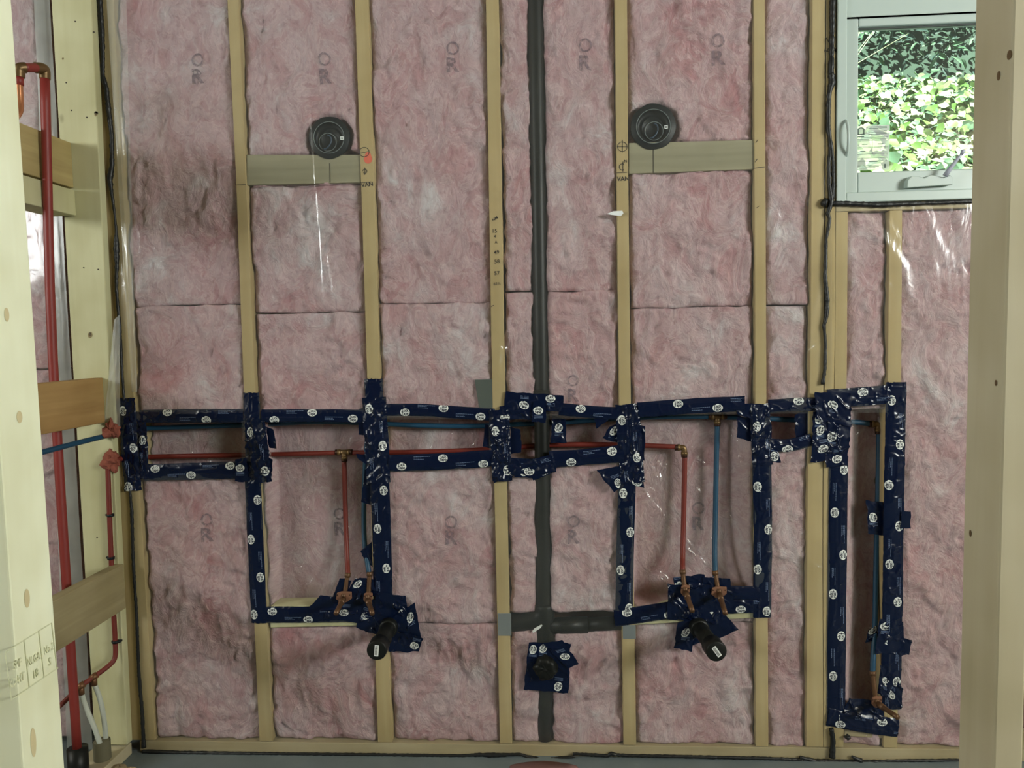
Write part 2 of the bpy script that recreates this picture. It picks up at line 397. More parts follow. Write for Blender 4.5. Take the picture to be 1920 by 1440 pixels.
stud_at('wall_stud', [(168, 213, 0), (208, 251, 745), (240, 291, 1390)], W_STUDK, label='pale corner stud behind plastic, beside the long black sealant bead at left')
S2 = stud_at('wall_stud', [(426, 447, 0), (443, 462, 350), (456, 478, 720), (486, 511, 1385)], label='wooden wall stud at the left end of the left grey block, pencil line across it', deco=deco2)
S3 = stud_at('wall_stud', [(665, 690, 0), (677, 702, 350), (688, 712, 700), (708, 735, 1385)], W_STUDK, label='wooden wall stud with an orange paint spot and circled marker symbols', deco=deco3)
S4 = stud_at('wall_stud', [(911, 935, 0), (922, 946, 700), (937, 960, 1385)], label='wooden wall stud with a column of handwritten numbers 49, 58, 57', deco=deco4)
S5 = stud_at('wall_stud', [(1153, 1176, 0), (1156, 1178, 325), (1160, 1182, 700), (1169, 1193, 1385)], label='wooden wall stud just right of the black vertical stack, marked VAN', deco=deco5)
S6 = stud_at('wall_stud', [(1413, 1434, 0), (1416, 1437, 700), (1417, 1441, 1385)], label='wooden wall stud at the right end of the right grey block', deco=deco6)
S7 = stud_at('wall_stud', [(1523, 1548, 0), (1520, 1545, 600), (1513, 1542, 1000), (1512, 1544, 1385)], W_STUDK, label='wooden wall stud left of the black sealant bead by the window')
stud_at('wall_stud', [(1550, 1567, 0), (1548, 1566, 600), (1543, 1560, 1000), (1545, 1560, 1385)], W_STUDK, label='narrow trimmer stud directly at the left edge of the white window', deco=deco7)
stud_at('cripple_stud', [(1567, 1590, 390), (1565, 1588, 700), (1561, 1582, 1385)], W_STUDK, z1=P(1600, 396)[2]-.001, label='short stud below the left edge of the window sill')
stud_at('cripple_stud', [(1668, 1692, 390), (1664, 1690, 720), (1657, 1683, 1385)], W_STUD, z1=P(1600, 396)[2]-.001, label='short stud below the window, behind the right tall tape strip')
stud_at('wall_stud', [(1862, 1886, 390), (1862, 1886, 1385)], W_STUD, z1=wz0-.04, label='wall stud behind the right foreground post')
# plates
pz = P(700, 1389)[2]
g = G(); g.box((P(262, 1400)[0], 0, 0), (2.4, .14, .038)); tag(link('bottom_plate', g, W_PLATE, smooth=False, bevel=.002), 'long wooden bottom plate along the floor under the pink insulation', 'plate')
g = G(); g.box((-3, 0, 2.74), (2.99, .14, 2.778)); tag(link('top_plate', g, W_PLATE, smooth=False, bevel=.002), 'wooden top plate above all the studs', 'plate')
g = G(); g.box((wx0+.001, 0, P(1600, 396)[2]), (wx1+.1, .14, wz0-.002)); tag(link('sill_plate', g, W_PLATE, smooth=False, bevel=.002), 'horizontal wooden rough sill right under the white window', 'plate')

def block(px0, px1, pyt, pyb, Y, depth, mat, label, name='blocking_board', deco=None):
    a = P(px0, pyb[0], Y); b = P(px1, pyb[1], Y); c = P(px0, pyt[0], Y); d = P(px1, pyt[1], Y)
    g = G(); V = [a, b, d, c]; V2 = [v+np.array([0, depth, 0]) for v in V]
    g.add(V+V2, [(0, 1, 2, 3), (7, 6, 5, 4), (1, 0, 4, 5), (2, 1, 5, 6), (3, 2, 6, 7), (0, 3, 7, 4)])
    o = link(name, g, [mat], smooth=False, bevel=.002)
    if deco: h = G(); deco(h); link('pencil_line', h, [INK], parent=o, smooth=False, label='dark pencil line down the board')
    return tag(o, label, 'board')
block(462, 677, (290, 290), (347, 342), .006, .038, W_GREY, 'grey weathered block under the left round black box', deco=lambda g: stroke(g, [(618, 306), (619, 342)], .0009, .0048, 0))
block(1179, 1415, (268, 262), (326, 317), .006, .038, W_GREY, 'grey weathered block under the right round black box', deco=lambda g: stroke(g, [(1225, 280), (1225, 325)], .0009, .0048, 0))
block(507, 714, (1137, 1134), (1177, 1172), .004, .085, W_PALE, 'pale wooden block under the left copper stub-outs')
block(1190, 1424, (1140, 1122), (1172, 1158), .004, .085, W_PALE, 'pale wooden block under the right copper stub-outs')
block(1583, 1655, (1348, 1352), (1380, 1385), .01, .1, W_PLATE, 'pale block behind the lowest tape patch at far right')

# ------------------------------------------------------------------ box-outs (recessed plastic round the pipes)
def wr(px0, px1, py0, py1):
    a = P(px0, (py0+py1)/2); b = P(px1, (py0+py1)/2); t = P((px0+px1)/2, py0); u = P((px0+px1)/2, py1)
    return (a[0], b[0], u[2], t[2])                 # x0 x1 z0 z1
BOX = [('left end', wr(258, 458, 782, 888)), ('left basin', wr(497, 703, 778, 1150)), ('third', wr(712, 922, 782, 872)), ('stack', wr(945, 1164, 780, 868)),
       ('right basin', wr(1182, 1420, 775, 1138)), ('small', wr(1438, 1518, 772, 838)), ('tall', wr(1578, 1664, 768, 1350))]
def sstep(t): t = np.clip(t, 0, 1); return t*t*(3-2*t)
SOFT = {'tall': (.10, .02), 'right basin': (.03, .085), 'small': (.03, .04)}
def recess(x, z, pad=0., soft=.02):
    r = 0*x
    for n, (x0, x1, z0, z1) in BOX:
        sl, sr_ = SOFT.get(n, (soft, soft))
        d = np.minimum(np.minimum((x-(x0-pad))/sl, ((x1+pad)-x)/sr_), np.minimum(z-(z0-pad), (z1+pad)-z)/soft)
        r = np.maximum(r, sstep(d))
    return r

# ------------------------------------------------------------------ insulation batts
STX = lambda z: P(1012, 720, .03)[0]                # x of the vertical stack
def edge_x(px_top, px_bot, pytop=0, pybot=1385):
    a = P(px_top, pytop); b = P(px_bot, pybot)
    return lambda z: a[0]+(b[0]-a[0])*(z-a[2])/(b[2]-a[2])
def batt(xl, xr, z0, z1, seed, label, marks=(), grooves=(), base=.006, group=None, gaps=(), bulge=.010, rough=1.):
    nzn = VN(seed); st = .0062
    zs = np.arange(z0, z1+st*.5, st); wmax = xr((z0+z1)/2)-xl((z0+z1)/2); nx = max(8, int(wmax/st))
    U, Z = np.meshgrid(np.linspace(0, 1, nx), zs)
    L_ = np.array([xl(z) for z in zs])[:, None]; R_ = np.array([xr(z) for z in zs])[:, None]
    wob = .005*rough*nzn.fbm(Z*16, U*0+3, 4, .6); wob2 = .005*rough*nzn.fbm(Z*16, U*0+33, 4, .6)
    X = L_+wob+(R_-L_+wob2-wob)*U
    Zw = Z+.006*nzn.fbm(X*12+5, Z*0+9, 3)*(np.minimum(Z-z0, z1-Z) < .03)
    wx = X+.035*nzn.fbm(X*9, Z*9, 2); wz = Z+.035*nzn.fbm(X*9+40, Z*9+7, 2)
    H = .019*nzn.fbm(wx*12, wz*10, 5, .62)+.004*nzn.ridge(wx*17+3, wz*11, 3, .6)-.010*np.maximum(0, nzn.fbm(wx*22+7, wz*20, 3)-.28)*3
    de = np.minimum(X-L_, R_-X); dz = np.minimum(Z-z0, z1-Z)
    ed = .010*(1-sstep(de/.014))**2+.006*(1-sstep(dz/.012))**2
    Y = np.minimum(base+bulge-H, .021+.25*(base+bulge-H-.021))+ed
    Y = np.where(base+bulge-H < .021, base+bulge-H+ed, Y)
    for (gx, gy, gr, dep) in grooves:               # round things sitting in front of the wool
        c = P(gx, gy); d = np.hypot(X-c[0], Z-c[2]); Y = Y+dep*(1-sstep((d-gr)/.02))
    for (gx0, gx1, gz0, gz1, dep) in gaps:
        c0 = P(gx0, (gz0+gz1)/2)[0]; c1 = P(gx1, (gz0+gz1)/2)[0]; t0 = P(gx0, gz0)[2]; t1 = P(gx0, gz1)[2]
        d = np.minimum(np.minimum(X-c0, c1-X), np.minimum(t0-Z, Z-t1)); Y = Y+dep*sstep((d+.008*nzn.fbm(X*30, Z*30, 3)+.004)/.014)
    Y = np.maximum(Y, .0035+.004*(nzn.fbm(X*40, Z*40, 2)+.5))
    rc = recess(X, Z, .004, .014)
    Y = np.where(rc > 0, np.maximum(Y, Y*.3+rc*.094), Y); Y = np.minimum(Y, .133)
    A = np.stack([X, Y, Zw], 2)
    B = np.concatenate([A[:1]*[1, 0, 1]+[0, .136, 0], A, A[-1:]*[1, 0, 1]+[0, .136, 0]], 0)
    lft = B[:, :1]*[1, 0, 1]+[0, .136, 0]; rgt = B[:, -1:]*[1, 0, 1]+[0, .136, 0]
    B = np.concatenate([lft, B, rgt], 1)
    g = G(); g.grid(B, 0)
    def hy(x, z):
        i = np.clip((z-z0)/st, 0, len(zs)-1.01); ii = np.floor(i).astype(int); fr = i-ii
        l = L_[ii, 0]; r = R_[ii, 0]; j = np.clip((x-l)/(r-l)*(nx-1), 0, nx-1.01); jj = np.floor(j).astype(int); fj = j-jj
        return np.minimum(np.minimum(Y[ii, jj], Y[ii+1, jj+1]), np.minimum(Y[ii+1, jj], Y[ii, jj+1]))
    for (mx, my, sc) in marks:                      # grey stamped ring over an R
        sc = sc*1.25
        c = P(mx, my); parts = []
        a = np.linspace(0, 2*math.pi, 19); ro, ri = .0165*sc, .0115*sc
        V = np.concatenate([np.stack([np.cos(a)*ro, np.sin(a)*ro+.027*sc], 1), np.stack([np.cos(a)*ri, np.sin(a)*ri+.027*sc], 1)])
        parts.append((V, [(i, i+1, i+20, i+19) for i in range(18)]))
        T, TF = text_mesh('R', .03); parts.append((T*[.052*sc, .05*sc]-[0, .014*sc], TF))
        for V, F in parts:
            x = c[0]+V[:, 0]; z = c[2]+V[:, 1]
            keep = np.ones(len(x)); y = hy(x, z)-.003
            g.add(np.stack([x, y, z], 1), F, 1)
    o = link('insulation_batt', g, [BATT, STAMP])
    return tag(o, label, 'insulation', group)
def stamp_mat():
    m = bpy.data.materials.new('faded_stamp_ink'); m.use_nodes = True; nt = m.node_tree; nt.nodes.clear(); N, L = nt.nodes.new, nt.links.new
    out = N('ShaderNodeOutputMaterial'); tr = N('ShaderNodeBsdfTransparent'); df = N('ShaderNodeBsdfDiffuse'); df.inputs[0].default_value = sr(96, 84, 100)
    mx = N('ShaderNodeMixShader'); tc = N('ShaderNodeTexCoord'); no = N('ShaderNodeTexNoise'); no.inputs['Scale'].default_value = 110; no.inputs['Detail'].default_value = 3
    L(tc.outputs['Object'], no.inputs['Vector']); mr = N('ShaderNodeMapRange'); mr.inputs['From Min'].default_value = .30; mr.inputs['From Max'].default_value = .5; mr.inputs['To Max'].default_value = .48
    L(no.outputs['Fac'], mr.inputs['Value']); L(mr.outputs[0], mx.inputs[0]); L(tr.outputs[0], mx.inputs[1]); L(df.outputs[0], mx.inputs[2]); L(mx.outputs[0], out.inputs[0]); return m
STAMP = stamp_mat()
ZB, ZT = .040, 2.738
def zp(px, py): return P(px, py)[2]
e = edge_x
z_a = zp(350, 572); z_b = zp(560, 585); z_c = zp(820, 568); z_d = zp(1090, 545); z_e = zp(1300, 575)
batt(e(214, 292), e(426, 486), z_a, ZT, 1, 'upper pink insulation batt in the leftmost bay beside the corner', marks=[(368, 130, 1)])
batt(e(216, 292), e(426, 486), ZB, z_a-.002, 2, 'lower pink insulation batt in the leftmost bay beside the corner', marks=[(385, 995, 1)])
batt(e(448, 512), e(664, 707), zp(560, 345), ZT, 3, 'pink insulation batt around and above the left round black box', marks=[(608, 130, 1)], grooves=[(617, 257, .062, .03)], gaps=[(455, 672, 290, 344, .05)])
batt(e(448, 512), e(664, 707), z_b, zp(560, 345)-.002, 31, 'pink insulation batt between the left grey block and the seam')
batt(e(448, 512), e(664, 707), zp(560, 1176), z_b-.002, 4, 'pink insulation batt behind the left red and blue drop pipes', marks=[(622, 995, 1)])
batt(e(448, 512), e(664, 707), ZB, zp(560, 1178)-.004, 5, 'small pink insulation batt under the left stub-out block')
batt(e(691, 736), e(910, 936), z_c, ZT, 6, 'upper pink insulation batt left of the numbered stud', marks=[(848, 108, 1)])
batt(e(691, 736), e(910, 936), zp(820, 1172), z_c-.002, 7, 'middle pink insulation batt between the numbered stud and the left drain stub', marks=[(845, 1000, 1)])
batt(e(691, 736), e(910, 936), ZB, zp(820, 1172)-.002, 71, 'bottom pink insulation batt right of the left capped drain stub')
batt(e(936, 961), e(990, 1010), zp(960, 545), ZT, 8, 'narrow upper batt squeezed left of the black stack', rough=2)
batt(e(936, 961), e(990, 1010), zp(960, 1152), zp(960, 545)-.002, 81, 'narrow middle batt squeezed left of the black stack', rough=2)
batt(e(936, 961), e(990, 1012), ZB, zp(960, 1185), 82, 'narrow bottom batt beside the lower stack, under the dark tee', rough=2.5)
batt(e(1019, 1038), e(1152, 1168), z_d, ZT, 9, 'upper batt between the black stack and the stud marked VAN', marks=[(1098, 103, 1)])
batt(e(1019, 1038), e(1152, 1168), zp(1090, 1150), z_d-.003, 91, 'middle batt right of the black stack', marks=[(1075, 732, .9), (1076, 998, 1)])
batt(e(1019, 1038), e(1152, 1168), ZB, zp(1090, 1186), 92, 'bottom batt right of the lower stack and its square tape patch', rough=2)
batt(e(1177, 1194), e(1412, 1416), zp(1300, 322), ZT, 10, 'pink insulation batt around and above the right round black box', marks=[(1348, 95, 1)], grooves=[(1225, 237, .066, .03)], gaps=[(1176, 1417, 268, 322, .05)])
batt(e(1177, 1194), e(1412, 1416), z_e, zp(1300, 322)-.002, 101, 'pink insulation batt between the right grey block and the seam')
batt(e(1177, 1194), e(1412, 1416), zp(1300, 1170), z_e-.002, 102, 'pink insulation batt behind the right red and blue drop pipes', marks=[(1320, 985, 1)])
batt(e(1177, 1194), e(1412, 1416), ZB, zp(1300, 1172)-.006, 103, 'small pink insulation batt under the right stub-out block')
batt(e(1437, 1441), e(1522, 1511), zp(1475, 570), ZT, 12, 'narrow upper batt in the bay just left of the window')
batt(e(1437, 1441), e(1522, 1511), ZB, zp(1475, 570)-.002, 121, 'narrow lower batt in the bay just left of the far right tape strips')
zs_ = P(1600, 396)[2]-.003
batt(e(1592, 1583), e(1670, 1656), ZB, zs_, 13, 'narrow batt between the two short studs under the window')
batt(e(1693, 1684), e(1860, 1860), ZB, zs_, 14, 'pink insulation batt under the right part of the window', marks=[])
batt(e(-140, -60), e(60, 128), ZB, 1.3, 15, 'lower pink batt in the next room beyond the partition')
batt(e(-140, -60), e(60, 128), 1.303, ZT, 16, 'upper pink batt in the next room beyond the partition')

# dark stack vent in the wall ---------------------------------------
stk = thing('drain_stack', 'black vertical drain stack in the wall, uncovered where the tape boxes cross', 'pipe', (P(1015, 1400, .03)[0], .034, .04))
g = G(); xa = P(1004, 0, .034); xb = P(1015, 720, .034); xc = P(1022, 1390, .034)
pp = [(np.interp(z, [xc[2], xb[2], xa[2]], [xc[0], xb[0], xa[0]]), .034, z) for z in np.linspace(.041, 2.735, 30)]
g.tube(pp, .0245, seg=28); link('pipe', g, BLACKP, parent=stk)
g = G(); T = P(1022, 1168, .034); g.tube([T+[0, 0, z] for z in (-.075, -.068, -.06, .052, .06, .066)], [.026, .031, .0315, .0315, .031, .026], seg=28)
g.tube(smooth_path([T+[-.118, 0, .0], T+[-.05, 0, 0.006], T+[-.01, 0, .02], T+[0, 0, .06]], it=3), .030, seg=24)
g.tube([T+[0, 0, -.01], T+[.14, .0, -.006]], .027, seg=24); g.tube([T+[.135, .0, -.006], T+[.25, .0, .0]], .0225, seg=24)
link('sanitary_tee', g, BLACKP, parent=stk, label='dark tee fitting with side arms')
g = G(); a = P(1009, 1180, .0035)
V = [a+np.array(v) for v in ((-.017, 0, -.012), (.008, 0, .004), (.014, 0, .013), (.012, .0, .016), (-.012, 0, .003), (-.019, 0, -.007))]
g.add(V+[v+np.array([0, .002, 0]) for v in V], [tuple(range(6)), tuple(range(11, 5, -1))]); link('pipe_label', g, WHT, parent=stk, smooth=False, label='small pale sticker on the tee')
g = G(); T2 = P(1014, 748, .034); g.tube([T2+[0, 0, z] for z in (-.03, -.028, .028, .03)], [.0245, .0285, .0285, .0245], seg=28); link('coupling', g, BLACKP, parent=stk)
# nail plates on studs
for (a, b, c_, d_, lab) in ((934, 958, 1150, 1192, 'grey steel nail plate on the numbered stud level with the dark tee'), (1168, 1192, 1172, 1198, 'grey steel nail plate under the lower left corner of the right tape frame')):
    g = G(); p = P(a, d_, -.0012); q = P(b, c_, -.0012); g.box((p[0], -.0016, p[2]), (q[0], -.0002, q[2]))
    tag(link('nail_plate', g, STEEL, smooth=False, bevel=.0008), lab, 'plate')
g = G(); A = [P(890, 712, .001), P(934, 711, .001), P(933, 775, .001), P(900, 775, .001)]
A = [A[3], A[2], A[1], A[0]]; g.add(A+[v+np.array([0, .003, 0]) for v in A], [(0, 1, 2, 3), (7, 6, 5, 4), (0, 4, 5, 1), (1, 5, 6, 2), (2, 6, 7, 3), (3, 7, 4, 0)])
tag(link('backing_patch', g, GREYTAPE, smooth=False), 'dark grey-green rectangle behind the plastic left of the numbered stud', 'patch')

# round black electrical boots --------------------------------------
def boot(px, py, r, label, tilt):
    c = P(px, py, .002); t = thing('electrical_box', label, 'electrical box', (c[0], .002, c[2]-r))
    prof = [(r*1.0, .012), (r*1.0, .003), (r*.97, .0008), (r*.80, .0005), (r*.775, -.0012), (r*.75, .0005), (r*.735, .010), (r*.70, .020), (r*.50, .022), (r*.48, .020), (r*.46, .022), (0.0005, .024)]
    seg = 48; V = []; F = []
    for (q, y) in prof:
        for k in range(seg):
            a = 2*math.pi*k/seg; wob = 1+.012*math.sin(7*a+tilt)*(q > r*.9); V.append((c[0]+q*wob*math.cos(a), y, c[2]+q*wob*math.sin(a)))
    for i in range(len(prof)-1):
        for k in range(seg): F.append((i*seg+k, i*seg+(k+1) % seg, (i+1)*seg+(k+1) % seg, (i+1)*seg+k)[::-1])
    g = G(); g.add(V, F); link('round_cover', g, BOOT, parent=t)
    g = G(); cc = c+np.array([-.01*math.cos(tilt), 0, -.01]); cc[1] = .018
    ring = [cc+[.028*math.cos(a), 0, .028*math.sin(a)] for a in np.linspace(0, 2*math.pi, 33)]; g.tube(ring, .0012, seg=6, caps=False)
    ring = [np.array([c[0]+r*.74*math.cos(a), .0005, c[2]+r*.74*math.sin(a)]) for a in np.linspace(0, 2*math.pi, 49)]; g.tube(ring, .0011, seg=6, caps=False)
    link('rim_ring', g, pmat('grey_rim', sr(120, 130, 130), .4), parent=t, label='thin paler ring lines')
    m = P(px+24, py+1, -.0005); g = G(); s = .0052
    for (a, b, d, e_) in ((-s, -s, s, -s*.45), (-s, s*.45, s, s), (-s, -s*.45, -s*.45, s*.45), (s*.45, -s*.45, s, s*.45)): g.box((m[0]+a, .0002, m[2]+b), (m[0]+d, .0012, m[2]+e_))
    link('square_mark', g, WHT, parent=t, smooth=False, label='tiny white hollow square')
    g = G(); g.tube([cc+[.012*math.sin(q*.9), -.002+.002*math.sin(q), .022*math.cos(q*.7)] for q in np.linspace(0, 5, 30)], .0022, seg=8); link('cable', g, pmat('slate_cable', sr(50, 70, 90), .4), parent=t)
boot(617, 258, .066, 'round black electrical box left of the orange-marked stud, above the left grey block', .3)
boot(1225, 237, .070, 'round black electrical box above the right grey block', 2.)

# ------------------------------------------------------------------ plastic sheets
def fold_h(X, Z, folds):
    H = 0*X
    for (x0, y0, x1, y1, wd, amp) in folds:
        a = P(x0, y0); b = P(x1, y1); d = np.array([b[0]-a[0], b[2]-a[2]]); L_ = np.linalg.norm(d); d /= L_
        t = ((X-a[0])*d[0]+(Z-a[2])*d[1])/L_; s = -(X-a[0])*d[1]+(Z-a[2])*d[0]+.006*np.sin(t*6+x0)
        H = H+amp*np.exp(-(s/wd)**2)*sstep((t+.02)/.2)*sstep((1.02-t)/.35)*(np.abs(t-.5) < .55)
    return H
FOLDS = [(585, 130, 615, 720, .004, .004), (640, 690, 610, 400, .006, .003), (480, 180, 560, 20, .010, .004), (800, 200, 720, 420, .01, .004), (205, 0, 250, 600, .012, .010), (222, 0, 256, 760, .007, .007),
         (1270, 730, 1420, 690, .012, .008), (1200, 720, 1500, 745, .008, .006), (640, 560, 690, 690, .008, .005), (1080, 700, 1060, 600, .006, .004), (1490, 740, 1545, 500, .012, .003), (1420, 745, 1540, 640, .008, .006),
         (1040, 910, 1160, 930, .012, .005), (1030, 930, 1150, 1000, .01, .004), (880, 860, 760, 1000, .01, .003), (300, 930, 420, 1100, .012, .003), (1445, 860, 1500, 1060, .012, .006), (1460, 900, 1450, 1180, .01, .005),
         (940, 640, 950, 720, .008, .008), (1150, 930, 1080, 880, .008, .005), (760, 1250, 900, 1340, .014, .003), (1230, 350, 1180, 560, .012, .003), (1050, 1200, 1180, 1290, .01, .004), (1710, 1050, 1810, 1100, .014, .005), (1710, 1090, 1800, 1180, .012, .006), (1700, 760, 1720, 1000, .012, .005), (1500, 1040, 1555, 1075, .01, .005)]
def sheet(x0, x1, z0, z1, step, seed, label, name='vapour_barrier', mat=POLY, holes=True, xl=None, xr=None):
    n = VN(seed); xs = np.arange(x0, x1+step*.5, step); zs = np.arange(z0, z1+step*.5, step); X, Z = np.meshgrid(xs, zs)
    if xl is not None:
        l = np.array([xl(z) for z in zs])[:, None]; r = np.array([xr(z) for z in zs])[:, None]; X = l+(r-l)*(X-x0)/(x1-x0)
    H = .0016*(n.fbm(X*6, Z*3, 3)+.5)+.0012*(n.ridge(X*9+3*n.fbm(X*2, Z*2, 2), Z*3, 2)+1.)
    Y = -.0015-np.abs(H)-fold_h(X, Z, FOLDS)
    V = np.stack([X, Y, Z], 2); h, w_ = X.shape; F = []
    inside = np.zeros(X.shape, bool)
    if holes:
        for _, (a, b, c, d) in BOX: inside |= (X > a+.004) & (X < b-.004) & (Z > c+.004) & (Z < d-.004)
    for i in range(h-1):
        for j in range(w_-1):
            if not (inside[i, j] and inside[i+1, j+1] and inside[i, j+1] and inside[i+1, j]):
                k = i*w_+j; F.append((k, k+1, k+w_+1, k+w_))
    g = G(); g.add(V.reshape(-1, 3), F); return tag(link(name, g, [mat]), label, 'plastic sheet')
sheet(-1.40, .89, .005, 2.74, .0055, 50, 'large clear plastic sheet stretched over the pink insulation left of the window', xl=e(196, 270), xr=e(1560, 1562))
sheet(.89, 1.7, .005, wz0-.008, .006, 51, 'clear plastic sheet below the window at right', xl=e(1563, 1564), xr=lambda z: 1.7)
sheet(-3.0, -1.63, .005, 2.74, .02, 52, 'clear plastic sheet over the wall of the next room at far left', holes=False, xl=lambda z: -3.0, xr=e(92, 172))
g = G(); n5 = VN(5)
U, Z = np.meshgrid(np.linspace(0, 1, 9), np.linspace(.01, 2.73, 120)); L_ = np.array([e(66, 128)(z) for z in Z[:, 0]])[:, None]; R_ = np.array([e(96, 176)(z) for z in Z[:, 0]])[:, None]
g.grid(np.stack([L_+(R_-L_)*U, -.006-.008*np.abs(n5.fbm(U*3, Z*2, 3)), Z], 2)); tag(link('plastic_fold', g, [MILKY]), 'milky doubled edge of plastic just left of the tall corner stud', 'plastic sheet')
g = G(); U, Z = np.meshgrid(np.linspace(0, 1, 13), np.linspace(P(240, 735)[2], 2.73, 160)); L_ = np.array([e(203, 292)(z) for z in Z[:, 0]])[:, None]; R_ = np.array([e(240, 278)(z) for z in Z[:, 0]])[:, None]
g.grid(np.stack([L_+(R_-L_)*U, -.009-.006*np.abs(n5.fbm(U*4+3, Z*2, 3))-.004*np.exp(-((U-.8)/.08)**2), Z], 2)); tag(link('plastic_fold', g, [VEIL]), 'cloudy doubled strip of plastic along the left edge of the leftmost insulation bay', 'plastic sheet')
# loose milky flap near the left end of the tape
g = G(); U, V_ = np.meshgrid(np.linspace(0, 1, 14), np.linspace(0, 1, 24))
c4 = [P(214, 600, -.0435), P(224, 590, -.0435), P(226, 800, -.0435), P(196, 790, -.0435)]
A = c4[3][None, None]*((1-U)*(1-V_))[..., None]+c4[2][None, None]*(U*(1-V_))[..., None]+c4[0][None, None]*((1-U)*V_)[..., None]+c4[1][None, None]*(U*V_)[..., None]
A[..., 1] -= .004*np.abs(n5.fbm(U*3, V_*5, 3)); g.grid(A); tag(link('plastic_flap', g, [MILKY]), 'small milky plastic flap lapping onto the corner stud above the tape', 'plastic sheet')

BL = {'left end': 'clear plastic pushed back behind the pipes at the left end of the tape frame', 'left basin': 'clear plastic recessed behind the left red and blue drop pipes',
      'third': 'clear plastic recessed behind the pipes left of the black stack', 'stack': 'clear plastic recessed behind the exposed black stack pipe',
      'right basin': 'crinkled clear plastic recessed behind the right red and blue drop pipes', 'small': 'small square of recessed plastic left of the crumpled tape corner',
      'tall': 'tall clear plastic recessed behind the far right blue pipe'}
PF = {'right basin': [(1290, 905, 1390, 810, .003, .006), (1295, 900, 1340, 850, .003, .006), (1240, 870, 1262, 940, .004, .008), (1250, 880, 1285, 870, .003, .006), (1300, 840, 1345, 900, .003, .005), (1380, 820, 1405, 900, .004, .008),
                      (1285, 1020, 1340, 1075, .003, .007), (1275, 1010, 1330, 1080, .003, .006), (1200, 1110, 1245, 1070, .003, .006), (1232, 1075, 1260, 1110, .003, .006), (1350, 870, 1410, 1010, .003, .005), (1270, 800, 1340, 795, .004, .007), (1200, 900, 1260, 1000, .004, .004), (1210, 950, 1250, 1060, .003, .004)],
      'left basin': [(520, 870, 640, 880, .003, .005), (600, 980, 640, 900, .003, .006), (590, 990, 660, 965, .003, .006), (550, 960, 640, 880, .003, .005), (690, 880, 670, 960, .003, .005), (630, 950, 640, 915, .003, .007), (500, 900, 501, 960, .003, .008), (600, 860, 640, 930, .003, .006)],
      'tall': [(1600, 800, 1620, 1000, .004, .008), (1610, 800, 1605, 1100, .004, .006), (1630, 1180, 1610, 1310, .003, .008), (1640, 800, 1600, 860, .003, .006), (1650, 1000, 1630, 1200, .003, .006)],
      'stack': [(975, 800, 1000, 840, .003, .006), (1060, 805, 1130, 840, .003, .005), (970, 835, 1000, 815, .003, .005)], 'third': [(740, 800, 900, 840, .004, .004), (900, 800, 880, 850, .003, .006)],
      'small': [(1460, 800, 1480, 830, .003, .006), (1500, 790, 1475, 830, .003, .006)], 'left end': [(270, 810, 440, 840, .004, .004)]}
PXB = {'left end': (265, 455, 795, 870), 'left basin': (505, 690, 860, 1120), 'third': (715, 920, 785, 855), 'stack': (960, 1150, 790, 850), 'right basin': (1195, 1405, 800, 1100), 'small': (1442, 1500, 780, 825), 'tall': (1592, 1660, 800, 1290)}
def rand_folds(nm, seed):
    a, b, c, d = PXB[nm]; r = random.Random(seed+5); out = []
    for _ in range(int((b-a)*(d-c)/(1300 if nm == 'right basin' else 2200))+3):
        x, y = r.uniform(a, b), r.uniform(c, d); t = math.atan2(y-(c+d)/2, x-(a+b)/2)+r.gauss(0, .5); L_ = r.uniform(15, 60)
        out.append((x-L_*math.cos(t)/2, y-L_*math.sin(t)/2, x+L_*math.cos(t)/2, y+L_*math.sin(t)/2, r.uniform(.0022, .004), r.uniform(.0015, .005)))
    return out
for i, (nm, (x0, x1, z0, z1)) in enumerate(BOX):
    n = VN(200+i); st = .0026; xs = np.linspace(x0-.006, x1+.006, int((x1-x0)/st)+2); zs = np.linspace(z0-.006, z1+.006, int((z1-z0)/st)+2); X, Z = np.meshgrid(xs, zs)
    sl, sr_ = SOFT.get(nm, (.022, .022)); d = np.minimum(np.minimum((X-x0+.004)/sl, (x1-X+.004)/sr_), np.minimum(Z-z0+.004, z1-Z+.004)/.022); rc = sstep(d)
    Y = -.001+rc*.082-rc*(.010*np.abs(n.fbm(X*9, Z*6, 3))+.004*(n.ridge(X*14+4*n.fbm(X*4, Z*4, 2), Z*8, 2)))-rc*fold_h(X, Z, PF.get(nm, [])+rand_folds(nm, i))
    g = G(); g.grid(np.stack([X, Y, Z], 2)); tag(link('plastic_pocket', g, [POLY2]), BL[nm], 'plastic sheet')
g = G(); A = [P(1138, 401, -.012), P(1150, 396, -.012), P(1167, 395, -.012), P(1169, 400, -.012), P(1164, 405, -.012), P(1148, 403, -.012)][::-1]
g.add(A+[a+np.array([0, .002, 0]) for a in A], [tuple(range(6)), tuple(range(11, 5, -1))]+[(i, i+6, (i+1) % 6+6, (i+1) % 6) for i in range(6)])
tag(link('tear_highlight', g, WHT, smooth=False), 'small white shred of torn plastic, its highlight painted in, at the stud marked VAN', 'scrap')  # white shred of torn plastic; the tear's highlight is put into its colour

